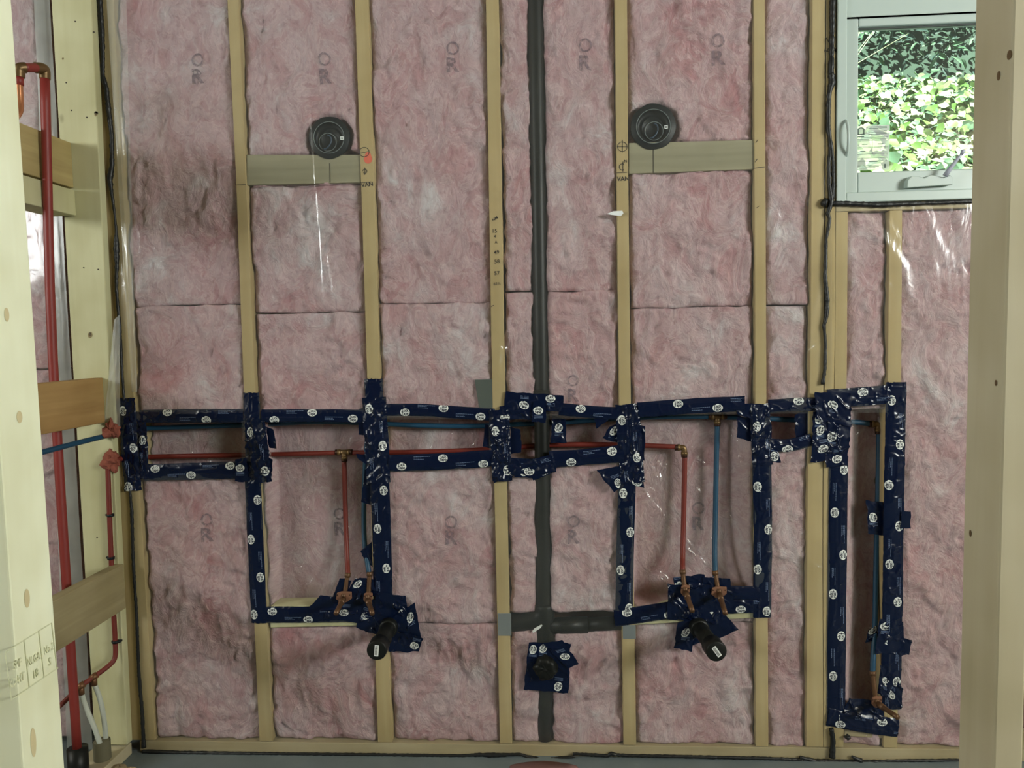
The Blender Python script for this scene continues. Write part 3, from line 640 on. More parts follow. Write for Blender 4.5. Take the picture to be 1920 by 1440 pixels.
# ------------------------------------------------------------------ black acoustic sealant beads
def bead(pts, label, Y=-.006, seed=0, flat=.7):
    rnd = random.Random(seed); q = [P(a, b, Y) for a, b, r in pts]; R_ = [r/580/2 for a, b, r in pts]; out = []; rr = []
    for i in range(len(q)-1):
        n = max(2, int(np.linalg.norm(q[i+1]-q[i])/.006))
        for k in range(n):
            t = k/n; p = q[i]*(1-t)+q[i+1]*t; out.append(p+np.array([rnd.uniform(-.0006, .0006), 0, rnd.uniform(-.0006, .0006)])); rr.append((R_[i]*(1-t)+R_[i+1]*t)*rnd.uniform(.85, 1.15))
    g = G(); g.tube(out, rr, seg=9); return g
def bead_obj(gs, label):
    g = gs[0]
    for h in gs[1:]: g.add(np.concatenate(h.v), h.f)
    return tag(link('sealant_bead', g, DARKM), label, 'sealant')
bead_obj([bead([(184, -60, 9), (187, 0, 10), (191, 60, 9), (193, 110, 8), (192, 140, 8), (199, 165, 9), (204, 210, 9), (209, 250, 8), (210, 310, 8), (206, 335, 11), (209, 360, 6), (215, 400, 4.5), (218, 435, 5), (218, 465, 11), (219, 490, 8), (218, 540, 6), (225, 620, 6), (229, 700, 5), (233, 755, 5)], '', Y=-.008, seed=1),
          bead([(218, 464, 6), (226, 462, 3)], '', Y=-.008)], 'wavy black sealant bead down the left corner above the tape')
bead_obj([bead([(243, 915, 5), (247, 960, 6), (250, 1060, 6), (256, 1150, 6), (260, 1260, 6), (266, 1330, 7), (270, 1405, 8)], '', Y=-.008, seed=2)], 'straight black sealant bead down the left corner below the tape')
bead_obj([bead([(268, 1409, 8), (330, 1411, 7), (500, 1413, 6), (700, 1415, 6), (860, 1417, 6), (905, 1415, 7), (920, 1416, 10), (975, 1414, 5), (1000, 1422, 8), (1020, 1426, 9), (1060, 1421, 8), (1082, 1418, 6)], '', Y=-.008, seed=3),
          bead([(1074, 1413, 5), (1140, 1417, 7), (1146, 1413, 8), (1160, 1416, 6), (1300, 1419, 6), (1440, 1422, 6), (1510, 1425, 6)], '', Y=-.008, seed=4),
          bead([(922, 1416, 6), (913, 1423, 8)], '', Y=-.008, seed=5)], 'long ragged black sealant bead along the floor')
bead_obj([bead([(1561, -60, 9), (1561, 0, 10), (1560, 60, 9), (1559, 115, 9), (1558, 135, 12), (1560, 155, 11), (1554, 178, 8), (1553, 240, 8), (1558, 275, 8), (1562, 300, 5), (1563, 340, 6), (1560, 378, 8)], '', Y=-.008, seed=6),
          bead([(1557, 275, 6), (1554, 310, 7), (1555, 350, 7), (1559, 378, 10), (1552, 400, 7), (1556, 410, 6), (1549, 450, 6), (1547, 520, 7), (1551, 560, 8), (1550, 590, 8), (1545, 610, 6), (1548, 650, 5), (1547, 690, 6), (1542, 725, 7)], '', Y=-.008, seed=7),
          bead([(1540, 382, 10), (1546, 380, 18), (1552, 382, 12)], '', Y=-.008, seed=8)], 'thick wavy black sealant bead beside the left edge of the window')
bead_obj([bead([(1562, 381, 9), (1600, 382, 9), (1650, 384, 10), (1700, 382, 7), (1760, 380, 7), (1835, 377, 7)], '', Y=-.008, seed=9)], 'black sealant bead running under the window')
bead_obj([bead([(1559, 1366, 8), (1562, 1390, 9), (1560, 1424, 12)], '', Y=-.008, seed=10), bead([(1500, 1420, 6), (1530, 1427, 8), (1620, 1430, 9), (1660, 1427, 6), (1850, 1424, 4)], '', Y=-.008, seed=11),
          bead([(1597, 1418, 4), (1612, 1426, 9), (1620, 1428, 8)], '', Y=-.01), bead([(1582, 1381, 3), (1590, 1383, 9), (1598, 1382, 4)], '', Y=-.008), bead([(1589, 1377, 4), (1590, 1391, 4)], '', Y=-.008)], 'black sealant smears at the lower right under the last tape patch')

# ------------------------------------------------------------------ pipes
YP = .058; RP = .0083
def ring_at(g, p, axis, r=.0105, l=.008):
    a = np.array(axis, float); a /= np.linalg.norm(a); g.tube([p-a*l/2, p+a*l/2], r, seg=16)
def pipe(parent, pts, mat, r=RP, name='pipe', it=2):
    g = G(); g.tube(smooth_path(pts, it=it), r, seg=14); return link(name, g, mat, parent=parent)
def tee(parent, c, mat=BRASS, down=.024, side=.022, name='tee_fitting'):
    g = G(); g.tube([c-[side, 0, 0], c+[side, 0, 0]], .0088, seg=16); g.tube([c, c-[0, 0, down]], .0088, seg=16)
    for s in (-1, 1):
        g.tube([c+[s*(side-.001), 0, 0], c+[s*(side-.010), 0, 0]], .0108, seg=16)
    g.tube([c-[0, 0, down-.001], c-[0, 0, down-.010]], .0108, seg=16)
    f = link(name, g, [mat], parent=parent, label='brass tee fitting')
    h = G()
    for s in (-1, 1): ring_at(h, c+[s*(side+.003), 0, 0], (1, 0, 0), .0102)
    ring_at(h, c-[0, 0, down+.003], (0, 0, 1), .0102); link('crimp_ring', h, RING, parent=f)
def elbow(parent, c, name='elbow_fitting'):
    g = G(); g.tube(smooth_path([c+[-.022, 0, 0], c+[-.004, 0, 0], c+[0, 0, -.004], c+[0, 0, -.024]], it=2), .0092, seg=16)
    g.tube([c+[-.022, 0, 0], c+[-.013, 0, 0]], .0112, seg=16); g.tube([c+[0, 0, -.024], c+[0, 0, -.014]], .0112, seg=16)
    f = link(name, g, [BRASS], parent=parent, label='brass elbow fitting')
    h = G(); ring_at(h, c+[-.026, 0, 0], (1, 0, 0), .0102); ring_at(h, c+[0, 0, -.028], (0, 0, 1), .0102); link('crimp_ring', h, RING, parent=f)
def stub(parent, top, ear, tip, wide, seed):
    """copper riser + drop-ear elbow + stub pointing to the room; pixel inputs, world depths"""
    t = P(top[0], top[1], -.004+.0); e_ = P(ear[0], ear[1], -.014)
    g = G(); g.tube(smooth_path([t, (t+e_)/2, e_]), .0075, seg=14); ring_at(g, t, e_-t, .0098, .014); link('copper_riser', g, COPPER, parent=parent)
    g = G(); w2 = wide/2
    ax = np.array([1, 0, 0.])
    prof = [(-w2, -.010), (-w2*.85, .011), (-w2*.3, .015), (w2*.3, .015), (w2, .014), (w2, -.008), (w2*.35, -.020), (-w2*.35, -.022)]
    F_ = [e_+np.array([a, -.010, b]) for a, b in prof]; B_ = [e_+np.array([a, -.004, b]) for a, b in prof]; k = len(prof)
    g.add(F_+B_, [tuple(range(k)), tuple(range(2*k-1, k-1, -1))]+[(i, i+k, (i+1) % k+k, (i+1) % k) for i in range(k)])
    hole = G()
    for sx in (-1, 1): hole.tube([e_+[sx*w2*.78, -.0108, .004], e_+[sx*w2*.78, -.0095, .004]], .0022, seg=10)
    pl = link('mounting_ear', g, EAR, parent=parent, bevel=.0015, smooth=False, label='flat copper drop-ear plate'); link('screw_hole', hole, RING, parent=pl)
    g = G(); tipw = P(tip[0], tip[1], -.135); s0 = e_+np.array([0, -.012, -.006])
    g.tube(smooth_path([e_+[0, -.006, .006], s0, tipw], it=1), .0078, seg=16); ring_at(g, s0*.8+tipw*.2, tipw-s0, .0098, .03); link('stub_out', g, COPPER, parent=parent, label='short copper stub pointing into the room')

cold = thing('cold_water_pipe', 'blue cold water pipe running across the wall with three drops', 'pipe', P(960, 800, YP))
YB = YP
def PP(px, py, Y=YB): return P(px, py, Y)
pipe(cold, [P(196, 818, -.05), P(150, 829, -.16), P(60, 853, -.32)], BLUE)
pipe(cold, [PP(205, 806, -.03), PP(240, 805, .03), PP(300, 802), PP(420, 798), PP(470, 797), PP(540, 793), PP(600, 790), PP(690, 793), PP(760, 797), PP(830, 799), PP(905, 799), PP(960, 796), PP(1010, 794), PP(1060, 792), PP(1150, 785), PP(1200, 783), PP(1260, 781), PP(1335, 781)], BLUE)
tee(cold, PP(1345, 781))
pipe(cold, [PP(1355, 782), PP(1420, 784), PP(1480, 787), PP(1540, 789), PP(1600, 791), PP(1640, 795)], BLUE)
elbow(cold, PP(1647, 795)); elbow_c = PP(1647, 795)
pipe(cold, [PP(1345, 795), PP(1343, 870), PP(1341, 980), PP(1340, 1040, .03), P(1341, 1070, .0), P(1341, 1082, -.004)], BLUE)
pipe(cold, [PP(692, 798), PP(688, 830), PP(684, 880), PP(682, 960, .05), PP(683, 1020, .03), P(690, 1062, .0), P(693, 1082, -.004)], BLUE)
pipe(cold, [PP(1648, 806), PP(1647, 900), PP(1644, 1000), PP(1642, 1100, .05), PP(1641, 1180, .03), P(1637, 1235, .005), P(1636, 1262, -.004)], BLUE)
stub(cold, (1341, 1074), (1347, 1107), (1360, 1150), .048, 1)
stub(cold, (693, 1076), (691, 1118), (698, 1150), .030, 2)
stub(cold, (1636, 1262), (1642, 1312), (1683, 1345), .032, 3)
hot = thing('hot_water_pipe', 'red hot water pipe running across the wall with two drops', 'pipe', P(760, 850, YP))
pipe(hot, [PP(215, 862, -.03), PP(245, 858, .03), PP(300, 856), PP(420, 854), PP(560, 851), PP(632, 849)], RED)
tee(hot, PP(645, 848))
pipe(hot, [PP(658, 849), PP(760, 848), PP(850, 846), PP(930, 842), PP(1000, 836), PP(1060, 833), PP(1180, 834), PP(1270, 838)], RED)
elbow(hot, PP(1283, 839))
pipe(hot, [PP(645, 864), PP(647, 940), PP(649, 1000), PP(651, 1050, .03), P(652, 1074, 0), P(652, 1082, -.004)], RED)
pipe(hot, [PP(1284, 856), PP(1283, 920), PP(1281, 1000), PP(1280, 1045, .03), P(1280, 1065, .0), P(1280, 1074, -.004)], RED)
stub(hot, (652, 1078), (646, 1116), (630, 1150), .052, 4)
stub(hot, (1280, 1072), (1284, 1104), (1298, 1145), .028, 5)

# capped drain stubs -------------------------------------------------
def drain(bx, by, ex, ey, label, rot):
    a = P(bx, by, .02); b = P(ex, ey, -.215); d = (b-a)/np.linalg.norm(b-a)
    t = thing('drain_stub', label, 'pipe', (a[0], -.1, min(a[2], b[2])-.03))
    g = G(); g.tube([a, b-d*.03], .0245, seg=32); link('pipe', g, BLACKP, parent=t)
    g = G(); g.tube([a+d*.025, a+d*.028, a+d*.058, a+d*.061], [.027, .030, .030, .027], seg=32); link('collar', g, BLACKP, parent=t)
    g = G(); g.tube([b-d*.055, b-d*.053, b-d*.004, b-d*.001, b], [.026, .0305, .0305, .029, .027], seg=36); c = link('cap', g, BLACKP, parent=t, label='round black end cap')
    u = np.cross(d, [0, 0, 1.]); u /= np.linalg.norm(u); v = np.cross(u, d); u, v = u*math.cos(rot)+v*math.sin(rot), -u*math.sin(rot)+v*math.cos(rot)
    def quad(g, x0, x1, y0, y1, off, mi, c0=0.):
        q = [b+d*off+u*x+v*y for x, y in ((x0+c0, y0), (x1-c0, y0), (x1, y0+c0), (x1, y1-c0), (x1-c0, y1), (x0+c0, y1), (x0, y1-c0), (x0, y0+c0))]; g.add(q, [tuple(range(8))], mi)
    g = G(); quad(g, -.0065, .0065, -.017, .017, .0006, 0, .001)
    rnd = random.Random(4)
    y = -.013
    while y < .013: w_ = rnd.uniform(.0006, .0016); quad(g, -.003, .0045, y, y+w_, .001, 1); y += w_+rnd.uniform(.0007, .0014)
    link('barcode_sticker', g, [WHT, INK], parent=c, smooth=False, label='small white bar code sticker')
drain(733, 1168, 706, 1220, 'black capped drain stub sticking out under the left copper stub-outs', 0.1)
drain(1304, 1168, 1344, 1222, 'black capped drain stub sticking out under the right copper stub-outs', -.6)
# lumpy taped-over low drain in the middle
c = P(1023, 1250, -.01); g = G(); nb = VN(77); V = []; F = []; seg = 40; rr = [(0.038, .004), (.037, -.008), (.035, -.018), (.029, -.026), (.018, -.028), (.008, -.024), (.0005, -.026)]
for (q, y) in rr:
    for k in range(seg):
        a = 2*math.pi*k/seg; w_ = 1+.28*float(nb.fbm(np.array([k*.5]), np.array([y*60]), 3)[0]); V.append((c[0]+q*w_*math.cos(a), c[1]+y+.005*float(nb.n(np.array([k*.7]), np.array([q*200]))[0]), c[2]+q*w_*math.sin(a)*1.05))
for i in range(len(rr)-1):
    for k in range(seg): F.append((i*seg+k, i*seg+(k+1) % seg, (i+1)*seg+(k+1) % seg, (i+1)*seg+k)[::-1])
g.add(V, F); tag(link('floor_level_drain_stub', g, [BLACKP]), 'lumpy black drain stub in the square tape patch low on the stack', 'pipe')

# ------------------------------------------------------------------ navy sheathing tape
def logo_and_print(g, S, ulen, wid, rot, phase, seed, dens=1.):
    rnd = random.Random(seed); pitch = .128/dens; u = .03+phase*pitch; k = rnd.randint(0, 1)
    while u < ulen-.012:
        v = (.25 if k % 2 else -.24)*wid+rnd.uniform(-.003, .003)
        if wid < .038: v *= .25
        stamp_logo(g, S, u, v, rot, wid)
        # fine print rows
        up = u+pitch*.32
        for r in range(3):
            vv = (-.30 if k % 2 else .18)*wid+r*.0042; L_ = (.03, .026, .055)[r]
            uu = up
            while uu < min(up+L_, ulen-.004):
                d = rnd.uniform(.003, .007)
                ring = [(uu, vv), (min(uu+d, ulen), vv), (min(uu+d, ulen), vv+.0011), (uu, vv+.0011)]
                if abs(vv) < wid/2-.003: g.add(S(np.array([a for a, b in ring]), np.array([b for a, b in ring]), .0006), [(0, 1, 2, 3)], 2)
                uu += d+rnd.uniform(.0008, .0016)
        u += pitch*rnd.uniform(.93, 1.07); k += 1
def stamp_logo(g, S, u, v, rot, wid=1., a=.0158, b=.0124):
    cs, sn = math.cos(rot), math.sin(rot); n = 28; V = [(0, 0)]; F = []
    for q in (.35, .7, 1.):
        for k in range(n): t = 2*math.pi*k/n; V.append((a*q*math.cos(t), b*q*math.sin(t)))
    F = [(0, 1+k, 1+(k+1) % n) for k in range(n)]
    for r in (0, 1): F += [(1+r*n+k, 1+(r+1)*n+k, 1+(r+1)*n+(k+1) % n, 1+r*n+(k+1) % n) for k in range(n)]
    V = np.array(V); X = V[:, 0]*cs-V[:, 1]*sn; Y = V[:, 0]*sn+V[:, 1]*cs; g.add(S(u+X, v+Y, .0005), F, 1)
    T, TF = LT; T = T*[a*1.55, a*1.75]; X = T[:, 0]*cs-T[:, 1]*sn; Y = T[:, 0]*sn+T[:, 1]*cs; g.add(S(u+X, v+Y, .0009), TF, 0)

TN = [0]
def grid_surface(A, us, vs):
    def S(u, v, off):
        u = np.asarray(u, float)+0*np.asarray(v, float); v = np.asarray(v, float)+0*u
        i = np.clip((u-us[0])/(us[-1]-us[0])*(len(us)-1), 0, len(us)-1.001); j = np.clip((v-vs[0])/(vs[-1]-vs[0])*(len(vs)-1), 0, len(vs)-1.001)
        i0 = np.floor(i).astype(int); j0 = np.floor(j).astype(int); fi = (i-i0)[:, None]; fj = (j-j0)[:, None]
        p = A[i0, j0]*(1-fi)*(1-fj)+A[i0+1, j0]*fi*(1-fj)+A[i0, j0+1]*(1-fi)*fj+A[i0+1, j0+1]*fi*fj
        p = p.copy(); p[:, 1] -= off; return p
    return S
def strip(pts, width, label, Y=-.004, crumple=.0016, seed=None, phase=.3, curl=.004, dens=1., text_flip=False, widths=None, group=None, jag=.003):
    """tape strip along pixel polyline, width in metres"""
    crumple *= .75; TN[0] += 1; seed = seed or 500+TN[0]*7; n = VN(seed); Y = Y-(TN[0] % 9)*.0005
    q = smooth_path([P(a, b, Y) for a, b in pts], it=2) if len(pts) > 2 else [P(a, b, Y) for a, b in pts]; q = np.array(q)
    d = np.r_[0, np.cumsum(np.linalg.norm(np.diff(q, axis=0), axis=1))]; L_ = d[-1]; nu = max(4, int(L_/.0032)); us = np.linspace(0, L_, nu)
    C = np.stack([np.interp(us, d, q[:, k]) for k in range(3)], 1); T = np.gradient(C, axis=0); T /= np.linalg.norm(T, axis=1)[:, None]
    if nu > 16:
        kk = np.ones(13)/13; Tp = np.stack([np.convolve(np.pad(T[:, k], 6, 'edge'), kk, 'valid') for k in range(3)], 1); T = Tp/np.linalg.norm(Tp, axis=1)[:, None]
    Nn = np.stack([-T[:, 2], 0*T[:, 0], T[:, 0]], 1)
    nv = 19; vs = np.linspace(-.5, .5, nv)*width
    Wd = np.ones(nu) if widths is None else np.interp(us/L_, np.linspace(0, 1, len(widths)), widths)
    U, V = np.meshgrid(us, vs, indexing='ij')
    Wv = V*Wd[:, None]*(1+.035*n.fbm(us*20, us*0, 2))[:, None]
    A = C[:, None]+Nn[:, None]*Wv[..., None]
    A += T[:, None]*(jag*n.fbm(V*160, V*0+9, 3)*((us < .012)[:, None]*1.-(us > L_-.012)[:, None]*1.))[..., None]
    h = crumple*(n.fbm(U*12, V*25, 2)+1.6*np.maximum(0, n.ridge(U*9+4*n.fbm(U*6, V*10, 2), V*55, 1)-.62)*2+1.5*np.maximum(0, n.ridge(U*38+9, V*38+U*22, 1)-.66)*2.2+.15*n.fbm(U*60, V*70, 2))
    if crumple > .0025: h = h+crumple*.9*n.ridge(U*28+V*26, V*34-U*12, 2, .5)
    A[..., 1] -= h+.0008; A[..., 1] += curl*(np.abs(V)/(width/2))**4
    g = G(); g.grid(A, 0, flip=False)
    A2 = A.copy(); A2[..., 1] += .0004; g.grid(A2, 0, flip=True)
    t0 = q[-1]-q[0]; vert = abs(t0[2]) > abs(t0[0]); S = grid_surface(A, us, vs)
    rot = (math.pi if ((not vert and t0[0] < 0) or (vert and t0[2] > 0 and not text_flip) or (vert and text_flip and t0[2] < 0)) else 0)
    logo_and_print(g, S, L_, width, rot, phase, seed, dens)
    return tag(link('tape_strip', g, [TAPE, LOGO, PRINT]), label, 'tape', group)
def patch(c4, label, Y=-.005, crumple=.003, seed=None, logos=((.5, .5, 0),), name='tape_patch'):
    """four pixel corners: bottom-left, bottom-right, top-right, top-left"""
    crumple *= .75; TN[0] += 1; seed = seed or 900+TN[0]*5; n = VN(seed); Y = Y-(TN[0] % 9)*.0006
    c = [P(a, b, Y) for a, b in c4]; W_ = (np.linalg.norm(c[1]-c[0])+np.linalg.norm(c[2]-c[3]))/2; H_ = (np.linalg.norm(c[3]-c[0])+np.linalg.norm(c[2]-c[1]))/2
    nu = max(6, int(W_/.003)); nv = max(6, int(H_/.003)); us = np.linspace(0, W_, nu); vs = np.linspace(0, H_, nv); U, V = np.meshgrid(us, vs, indexing='ij'); a = (U/W_)[..., None]; b = (V/H_)[..., None]
    A = c[0]*(1-a)*(1-b)+c[1]*a*(1-b)+c[2]*a*b+c[3]*(1-a)*b
    ed = np.minimum(np.minimum(U, W_-U), np.minimum(V, H_-V)); A[..., 0] += .004*n.fbm(U*50, V*50, 2)*(ed < .006); A[..., 2] += .004*n.fbm(U*50+9, V*50, 2)*(ed < .006)
    h = crumple*(1.0*n.fbm(U*22, V*22, 3)+1.6*np.maximum(0, n.ridge(U*26+V*22, V*26-U*15, 2, .6)-.85)*1.6)
    A[..., 1] -= h+.001
    g = G(); g.grid(A, 0); A2 = A.copy(); A2[..., 1] += .0004; g.grid(A2, 0, flip=True); S = grid_surface(A, us, vs)
    for (lu, lv, rot) in logos:
        stamp_logo(g, S, lu*W_, lv*H_, math.radians(rot))
        for r in range(3):
            uu = lu*W_-.012; vv = lv*H_+(.02 if lv < .5 else -.024)+r*.004
            if 0 < vv < H_-.002 and uu > 0:
                rg = [(uu, vv), (min(uu+.026, W_), vv), (min(uu+.026, W_), vv+.001), (uu, vv+.001)]; g.add(S(np.array([p for p, _ in rg]), np.array([p for _, p in rg]), .0006), [(0, 1, 2, 3)], 2)
    return tag(link(name, g, [TAPE, LOGO, PRINT]), label, 'tape')

# horizontals
strip([(262, 781), (360, 780), (456, 780)], .044, 'horizontal blue tape, upper row, first from the left corner', phase=.5)
strip([(268, 886), (360, 884), (462, 881)], .056, 'horizontal blue tape, lower row, starting at the left corner', phase=.1)
strip([(490, 780), (600, 779), (688, 781)], .042, 'horizontal blue tape above the left drop pipes', phase=.1)
strip([(720, 769), (780, 768), (850, 773), (928, 778)], .040, 'horizontal blue tape, upper row, left of the numbered stud', phase=.3)
strip([(728, 869), (830, 866), (926, 859)], .054, 'horizontal blue tape, lower row, left of the numbered stud', phase=.1)
strip([(1048, 767), (1110, 773), (1165, 776)], .040, 'horizontal blue tape just right of the exposed black stack, upper row', phase=.3)
strip([(1030, 862), (1090, 858), (1170, 850)], .050, 'horizontal blue tape just right of the exposed black stack, lower row', phase=.3, crumple=.003, widths=[1.1, 1, 1.1])
strip([(1196, 769), (1300, 761), (1397, 757)], .048, 'horizontal blue tape above the right drop pipes', phase=.75)
strip([(1440, 762), (1480, 759), (1530, 758)], .042, 'short horizontal blue tape left of the crumpled corner, upper row', crumple=.003, phase=.5)
strip([(1442, 834), (1480, 837), (1522, 824)], .040, 'short horizontal blue tape left of the crumpled corner, lower row', crumple=.003, phase=.2)
strip([(1552, 748), (1610, 744), (1672, 739)], .058, 'wide horizontal blue tape joining the corner to the far right vertical strip', crumple=.003, phase=.6)
strip([(480, 1153), (580, 1153), (700, 1151)], .055, 'horizontal blue tape along the block under the left drop pipes', phase=.2)
strip([(1152, 1160), (1215, 1151), (1290, 1139)], .056, 'slanting blue tape at the bottom left of the right tape frame', phase=.1, crumple=.002)
strip([(1335, 1111), (1424, 1114)], .046, 'blue tape right of the right copper stub-outs, upper of two', phase=.9, Y=-.003)
strip([(1340, 1139), (1424, 1136)], .046, 'blue tape right of the right copper stub-outs, lower of two', phase=.4)
strip([(1552, 1344), (1610, 1356), (1685, 1366)], .060, 'blue tape closing the bottom of the tall far right frame', phase=.1, crumple=.002)
# verticals
strip([(237, 746), (241, 830), (250, 920)], .058, 'crumpled vertical blue tape at the left corner, left end of both rows', crumple=.004, phase=.1)
strip([(262, 772), (268, 840), (270, 898)], .036, 'loose crumpled blue tape against the right side of the left corner strip', crumple=.004, phase=.5)
strip([(470, 736), (472, 795)], .054, 'shiny top end of blue tape over the stud left of the left drop pipes', crumple=.003, phase=.7)
strip([(477, 785), (482, 850), (486, 905)], .078, 'thick crumpled blue tape where both rows cross the second stud', crumple=.005, phase=.1, widths=[.85, 1, 1.05])
strip([(473, 895), (479, 1030), (486, 1168)], .054, 'long vertical blue tape forming the left side of the left drop frame', crumple=.0016, phase=.35)
strip([(700, 710), (702, 770)], .060, 'shiny top end of blue tape over the orange-marked stud', crumple=.003, phase=.9)
strip([(701, 745), (706, 830), (710, 905)], .078, 'thick crumpled blue tape where both rows cross the orange-marked stud', crumple=.005, phase=.05)
strip([(711, 895), (716, 1010), (718, 1125)], .062, 'long vertical blue tape beside the left blue drop pipe', crumple=.0028, phase=.1)
strip([(935, 768), (938, 820), (942, 902)], .064, 'thick crumpled blue tape over the numbered stud left of the exposed stack', crumple=.0055, phase=.3)
strip([(1176, 758), (1180, 820), (1186, 905)], .076, 'thick crumpled blue tape over the stud marked VAN', crumple=.005, phase=.15)
strip([(1176, 900), (1172, 1030), (1170, 1168)], .056, 'long vertical blue tape forming the left side of the right drop frame', crumple=.0018, phase=.1)
strip([(1423, 758), (1428, 810), (1430, 872)], .064, 'crumpled vertical blue tape at the top right of the right drop frame', crumple=.005, phase=.3)
strip([(1429, 868), (1431, 1010), (1429, 1158)], .058, 'long vertical blue tape forming the right side of the right drop frame', crumple=.0026, phase=.35)
strip([(1573, 855), (1570, 1100), (1568, 1362)], .058, 'long vertical blue tape forming the left side of the tall far right frame', crumple=.0016, phase=.1)
strip([(1681, 717), (1676, 1000), (1671, 1330)], .062, 'long vertical blue tape forming the right side of the tall far right frame', crumple=.0026, phase=.2)
strip([(1008, 775), (975, 771), (938, 776)], .048, 'crumpled blue tape between the numbered stud and the exposed stack', crumple=.004, phase=.6)
strip([(952, 874), (1000, 878), (1040, 868)], .058, 'crumpled blue tape under the exposed stack, inner piece', crumple=.004, phase=.3)
# patches
R = 90
patch([(946, 768), (1056, 772), (1056, 741), (948, 734)], 'wide blue tape piece over the top of the exposed stack', crumple=.003, logos=((.33, .3, -20), (.78, .75, 5)))
patch([(996, 792), (1024, 792), (1022, 750), (1000, 752)], 'blue tape collar wrapped over the top of the exposed stack', crumple=.002, logos=((.45, .55, -15),), Y=-.010)
patch([(926, 906), (962, 894), (958, 862), (922, 868)], 'blue tape flap hanging lowest below the numbered stud', logos=((.6, .4, 70),))
patch([(965, 893), (1000, 898), (1012, 862), (960, 860)], 'blue tape flap under the exposed stack, left one', logos=((.5, .3, 40),))
patch([(1000, 902), (1040, 884), (1050, 858), (990, 866)], 'blue tape flap under the exposed stack, right one', logos=((.55, .3, 30),))
patch([(1032, 832), (1062, 830), (1060, 786), (1036, 780)], 'blue tape hanging right behind the exposed stack', Y=.03, logos=((.5, .6, 60),))
patch([(955, 850), (978, 848), (976, 806), (958, 800)], 'crumpled blue tape scrap on the right side of the numbered stud crossing', Y=.005, logos=())
patch([(905, 838), (926, 842), (926, 800), (910, 796)], 'crumpled blue tape scrap on the left side of the numbered stud crossing', Y=.01, logos=())
patch([(1114, 782), (1118, 804), (1140, 788), (1138, 772)], 'tiny pointed blue tape scrap under the upper row right of the stack', Y=.002, logos=())
patch([(1130, 822), (1168, 832), (1166, 790), (1142, 800)], 'blue tape tab reaching left from the stud marked VAN', Y=.01, logos=((.45, .6, 70),))
patch([(1190, 862), (1208, 864), (1210, 800), (1190, 790)], 'blue tape lobe right of the stud marked VAN', Y=.004, logos=())
patch([(1150, 922), (1172, 905), (1165, 872), (1118, 882)], 'blue tape flap pointing down and left below the stud marked VAN', logos=((.55, .2, 60),))
patch([(1158, 905), (1208, 915), (1198, 870), (1160, 868)], 'blue tape piece below the crossing at the stud marked VAN', logos=((.25, .8, 80), (.75, .2, 30)))
patch([(505, 838), (520, 842), (512, 805), (498, 800)], 'small pointed blue tape tab right of the second stud crossing', logos=(), Y=.004)
patch([(492, 905), (508, 900), (512, 862), (496, 850)], 'blue tape lobe low right of the second stud crossing', logos=((.3, .7, 80),), Y=.004)
patch([(440, 902), (466, 904), (462, 858), (442, 862)], 'blue tape end overlapping the lower row left of the second stud', logos=((.4, .6, 0),))
patch([(672, 815), (692, 818), (690, 758), (672, 770)], 'blue tape lobe left of the orange-marked stud, upper', Y=.006, logos=())
patch([(672, 862), (700, 880), (700, 850), (668, 852)], 'small blue tape point left of the orange-marked stud under the red pipe', Y=.0, logos=())
patch([(678, 942), (700, 948), (702, 890), (684, 880)], 'dark blue tape behind the left blue drop pipe, upper piece', Y=.012, logos=())
patch([(684, 1050), (706, 1070), (704, 1010), (676, 1034)], 'dark blue tape behind the left blue drop pipe, lower piece', Y=.01, logos=())
patch([(1380, 820), (1410, 828), (1412, 782), (1382, 780)], 'crumpled blue tape lobe left of the top right crossing of the right frame', Y=.008, logos=())
patch([(1382, 777), (1424, 790), (1426, 756), (1380, 758)], 'blue tape overlap at the top right corner of the right frame', logos=())
patch([(1440, 866), (1465, 868), (1460, 844), (1440, 840)], 'small blue tape tail right of the top right crossing of the right frame', logos=((.5, .45, 70),))
patch([(1492, 838), (1522, 836), (1520, 765), (1490, 778)], 'dark blue tape inside the small square opening, right edge', Y=.012, logos=())
patch([(1520, 868), (1562, 862), (1566, 768), (1524, 772)], 'crumpled blue tape on the corner below the window bead, left half', crumple=.006, logos=((.28, .85, 80), (.35, .62, 80), (.5, .25, 20)), Y=-.006)
patch([(1548, 876), (1588, 872), (1596, 790), (1552, 780)], 'crumpled blue tape on the corner below the window bead, right half', crumple=.006, logos=((.5, .15, 0), (.2, .6, 60)), Y=-.008)
patch([(1528, 785), (1596, 800), (1594, 738), (1528, 735)], 'crumpled blue tape covering the top of the corner below the window bead', crumple=.006, logos=((.5, .6, -20),), Y=-.009)
patch([(1628, 1000), (1662, 1004), (1660, 942), (1624, 938)], 'blue tape tab behind the far right blue pipe, upper', Y=.02, logos=((.3, .5, 80),))
patch([(1688, 990), (1708, 992), (1708, 958), (1690, 958)], 'short blue tape tab on the right side of the far right strip, upper', logos=())
patch([(1640, 1225), (1694, 1228), (1694, 1165), (1650, 1160)], 'blue tape piece crossing the far right strip low down', logos=((.25, .8, 10),), Y=-.006)
patch([(1684, 1230), (1704, 1228), (1709, 1200), (1692, 1196)], 'short blue tape tab on the right side of the far right strip, lower', logos=())
patch([(1622, 1205), (1648, 1200), (1644, 1172), (1628, 1180)], 'small blue tape tab behind the far right blue pipe, lower', Y=.02, logos=((.5, .8, 10),))
patch([(1646, 1300), (1690, 1330), (1692, 1290), (1650, 1245)], 'blue tape behind the far right copper stub-out', crumple=.004, logos=((.3, .6, 20), (.55, .3, 20)), Y=-.004)
patch([(1575, 1346), (1660, 1352), (1650, 1315), (1590, 1308)], 'crumpled dark blue tape heap at the bottom of the tall frame', crumple=.009, logos=(), Y=.0)
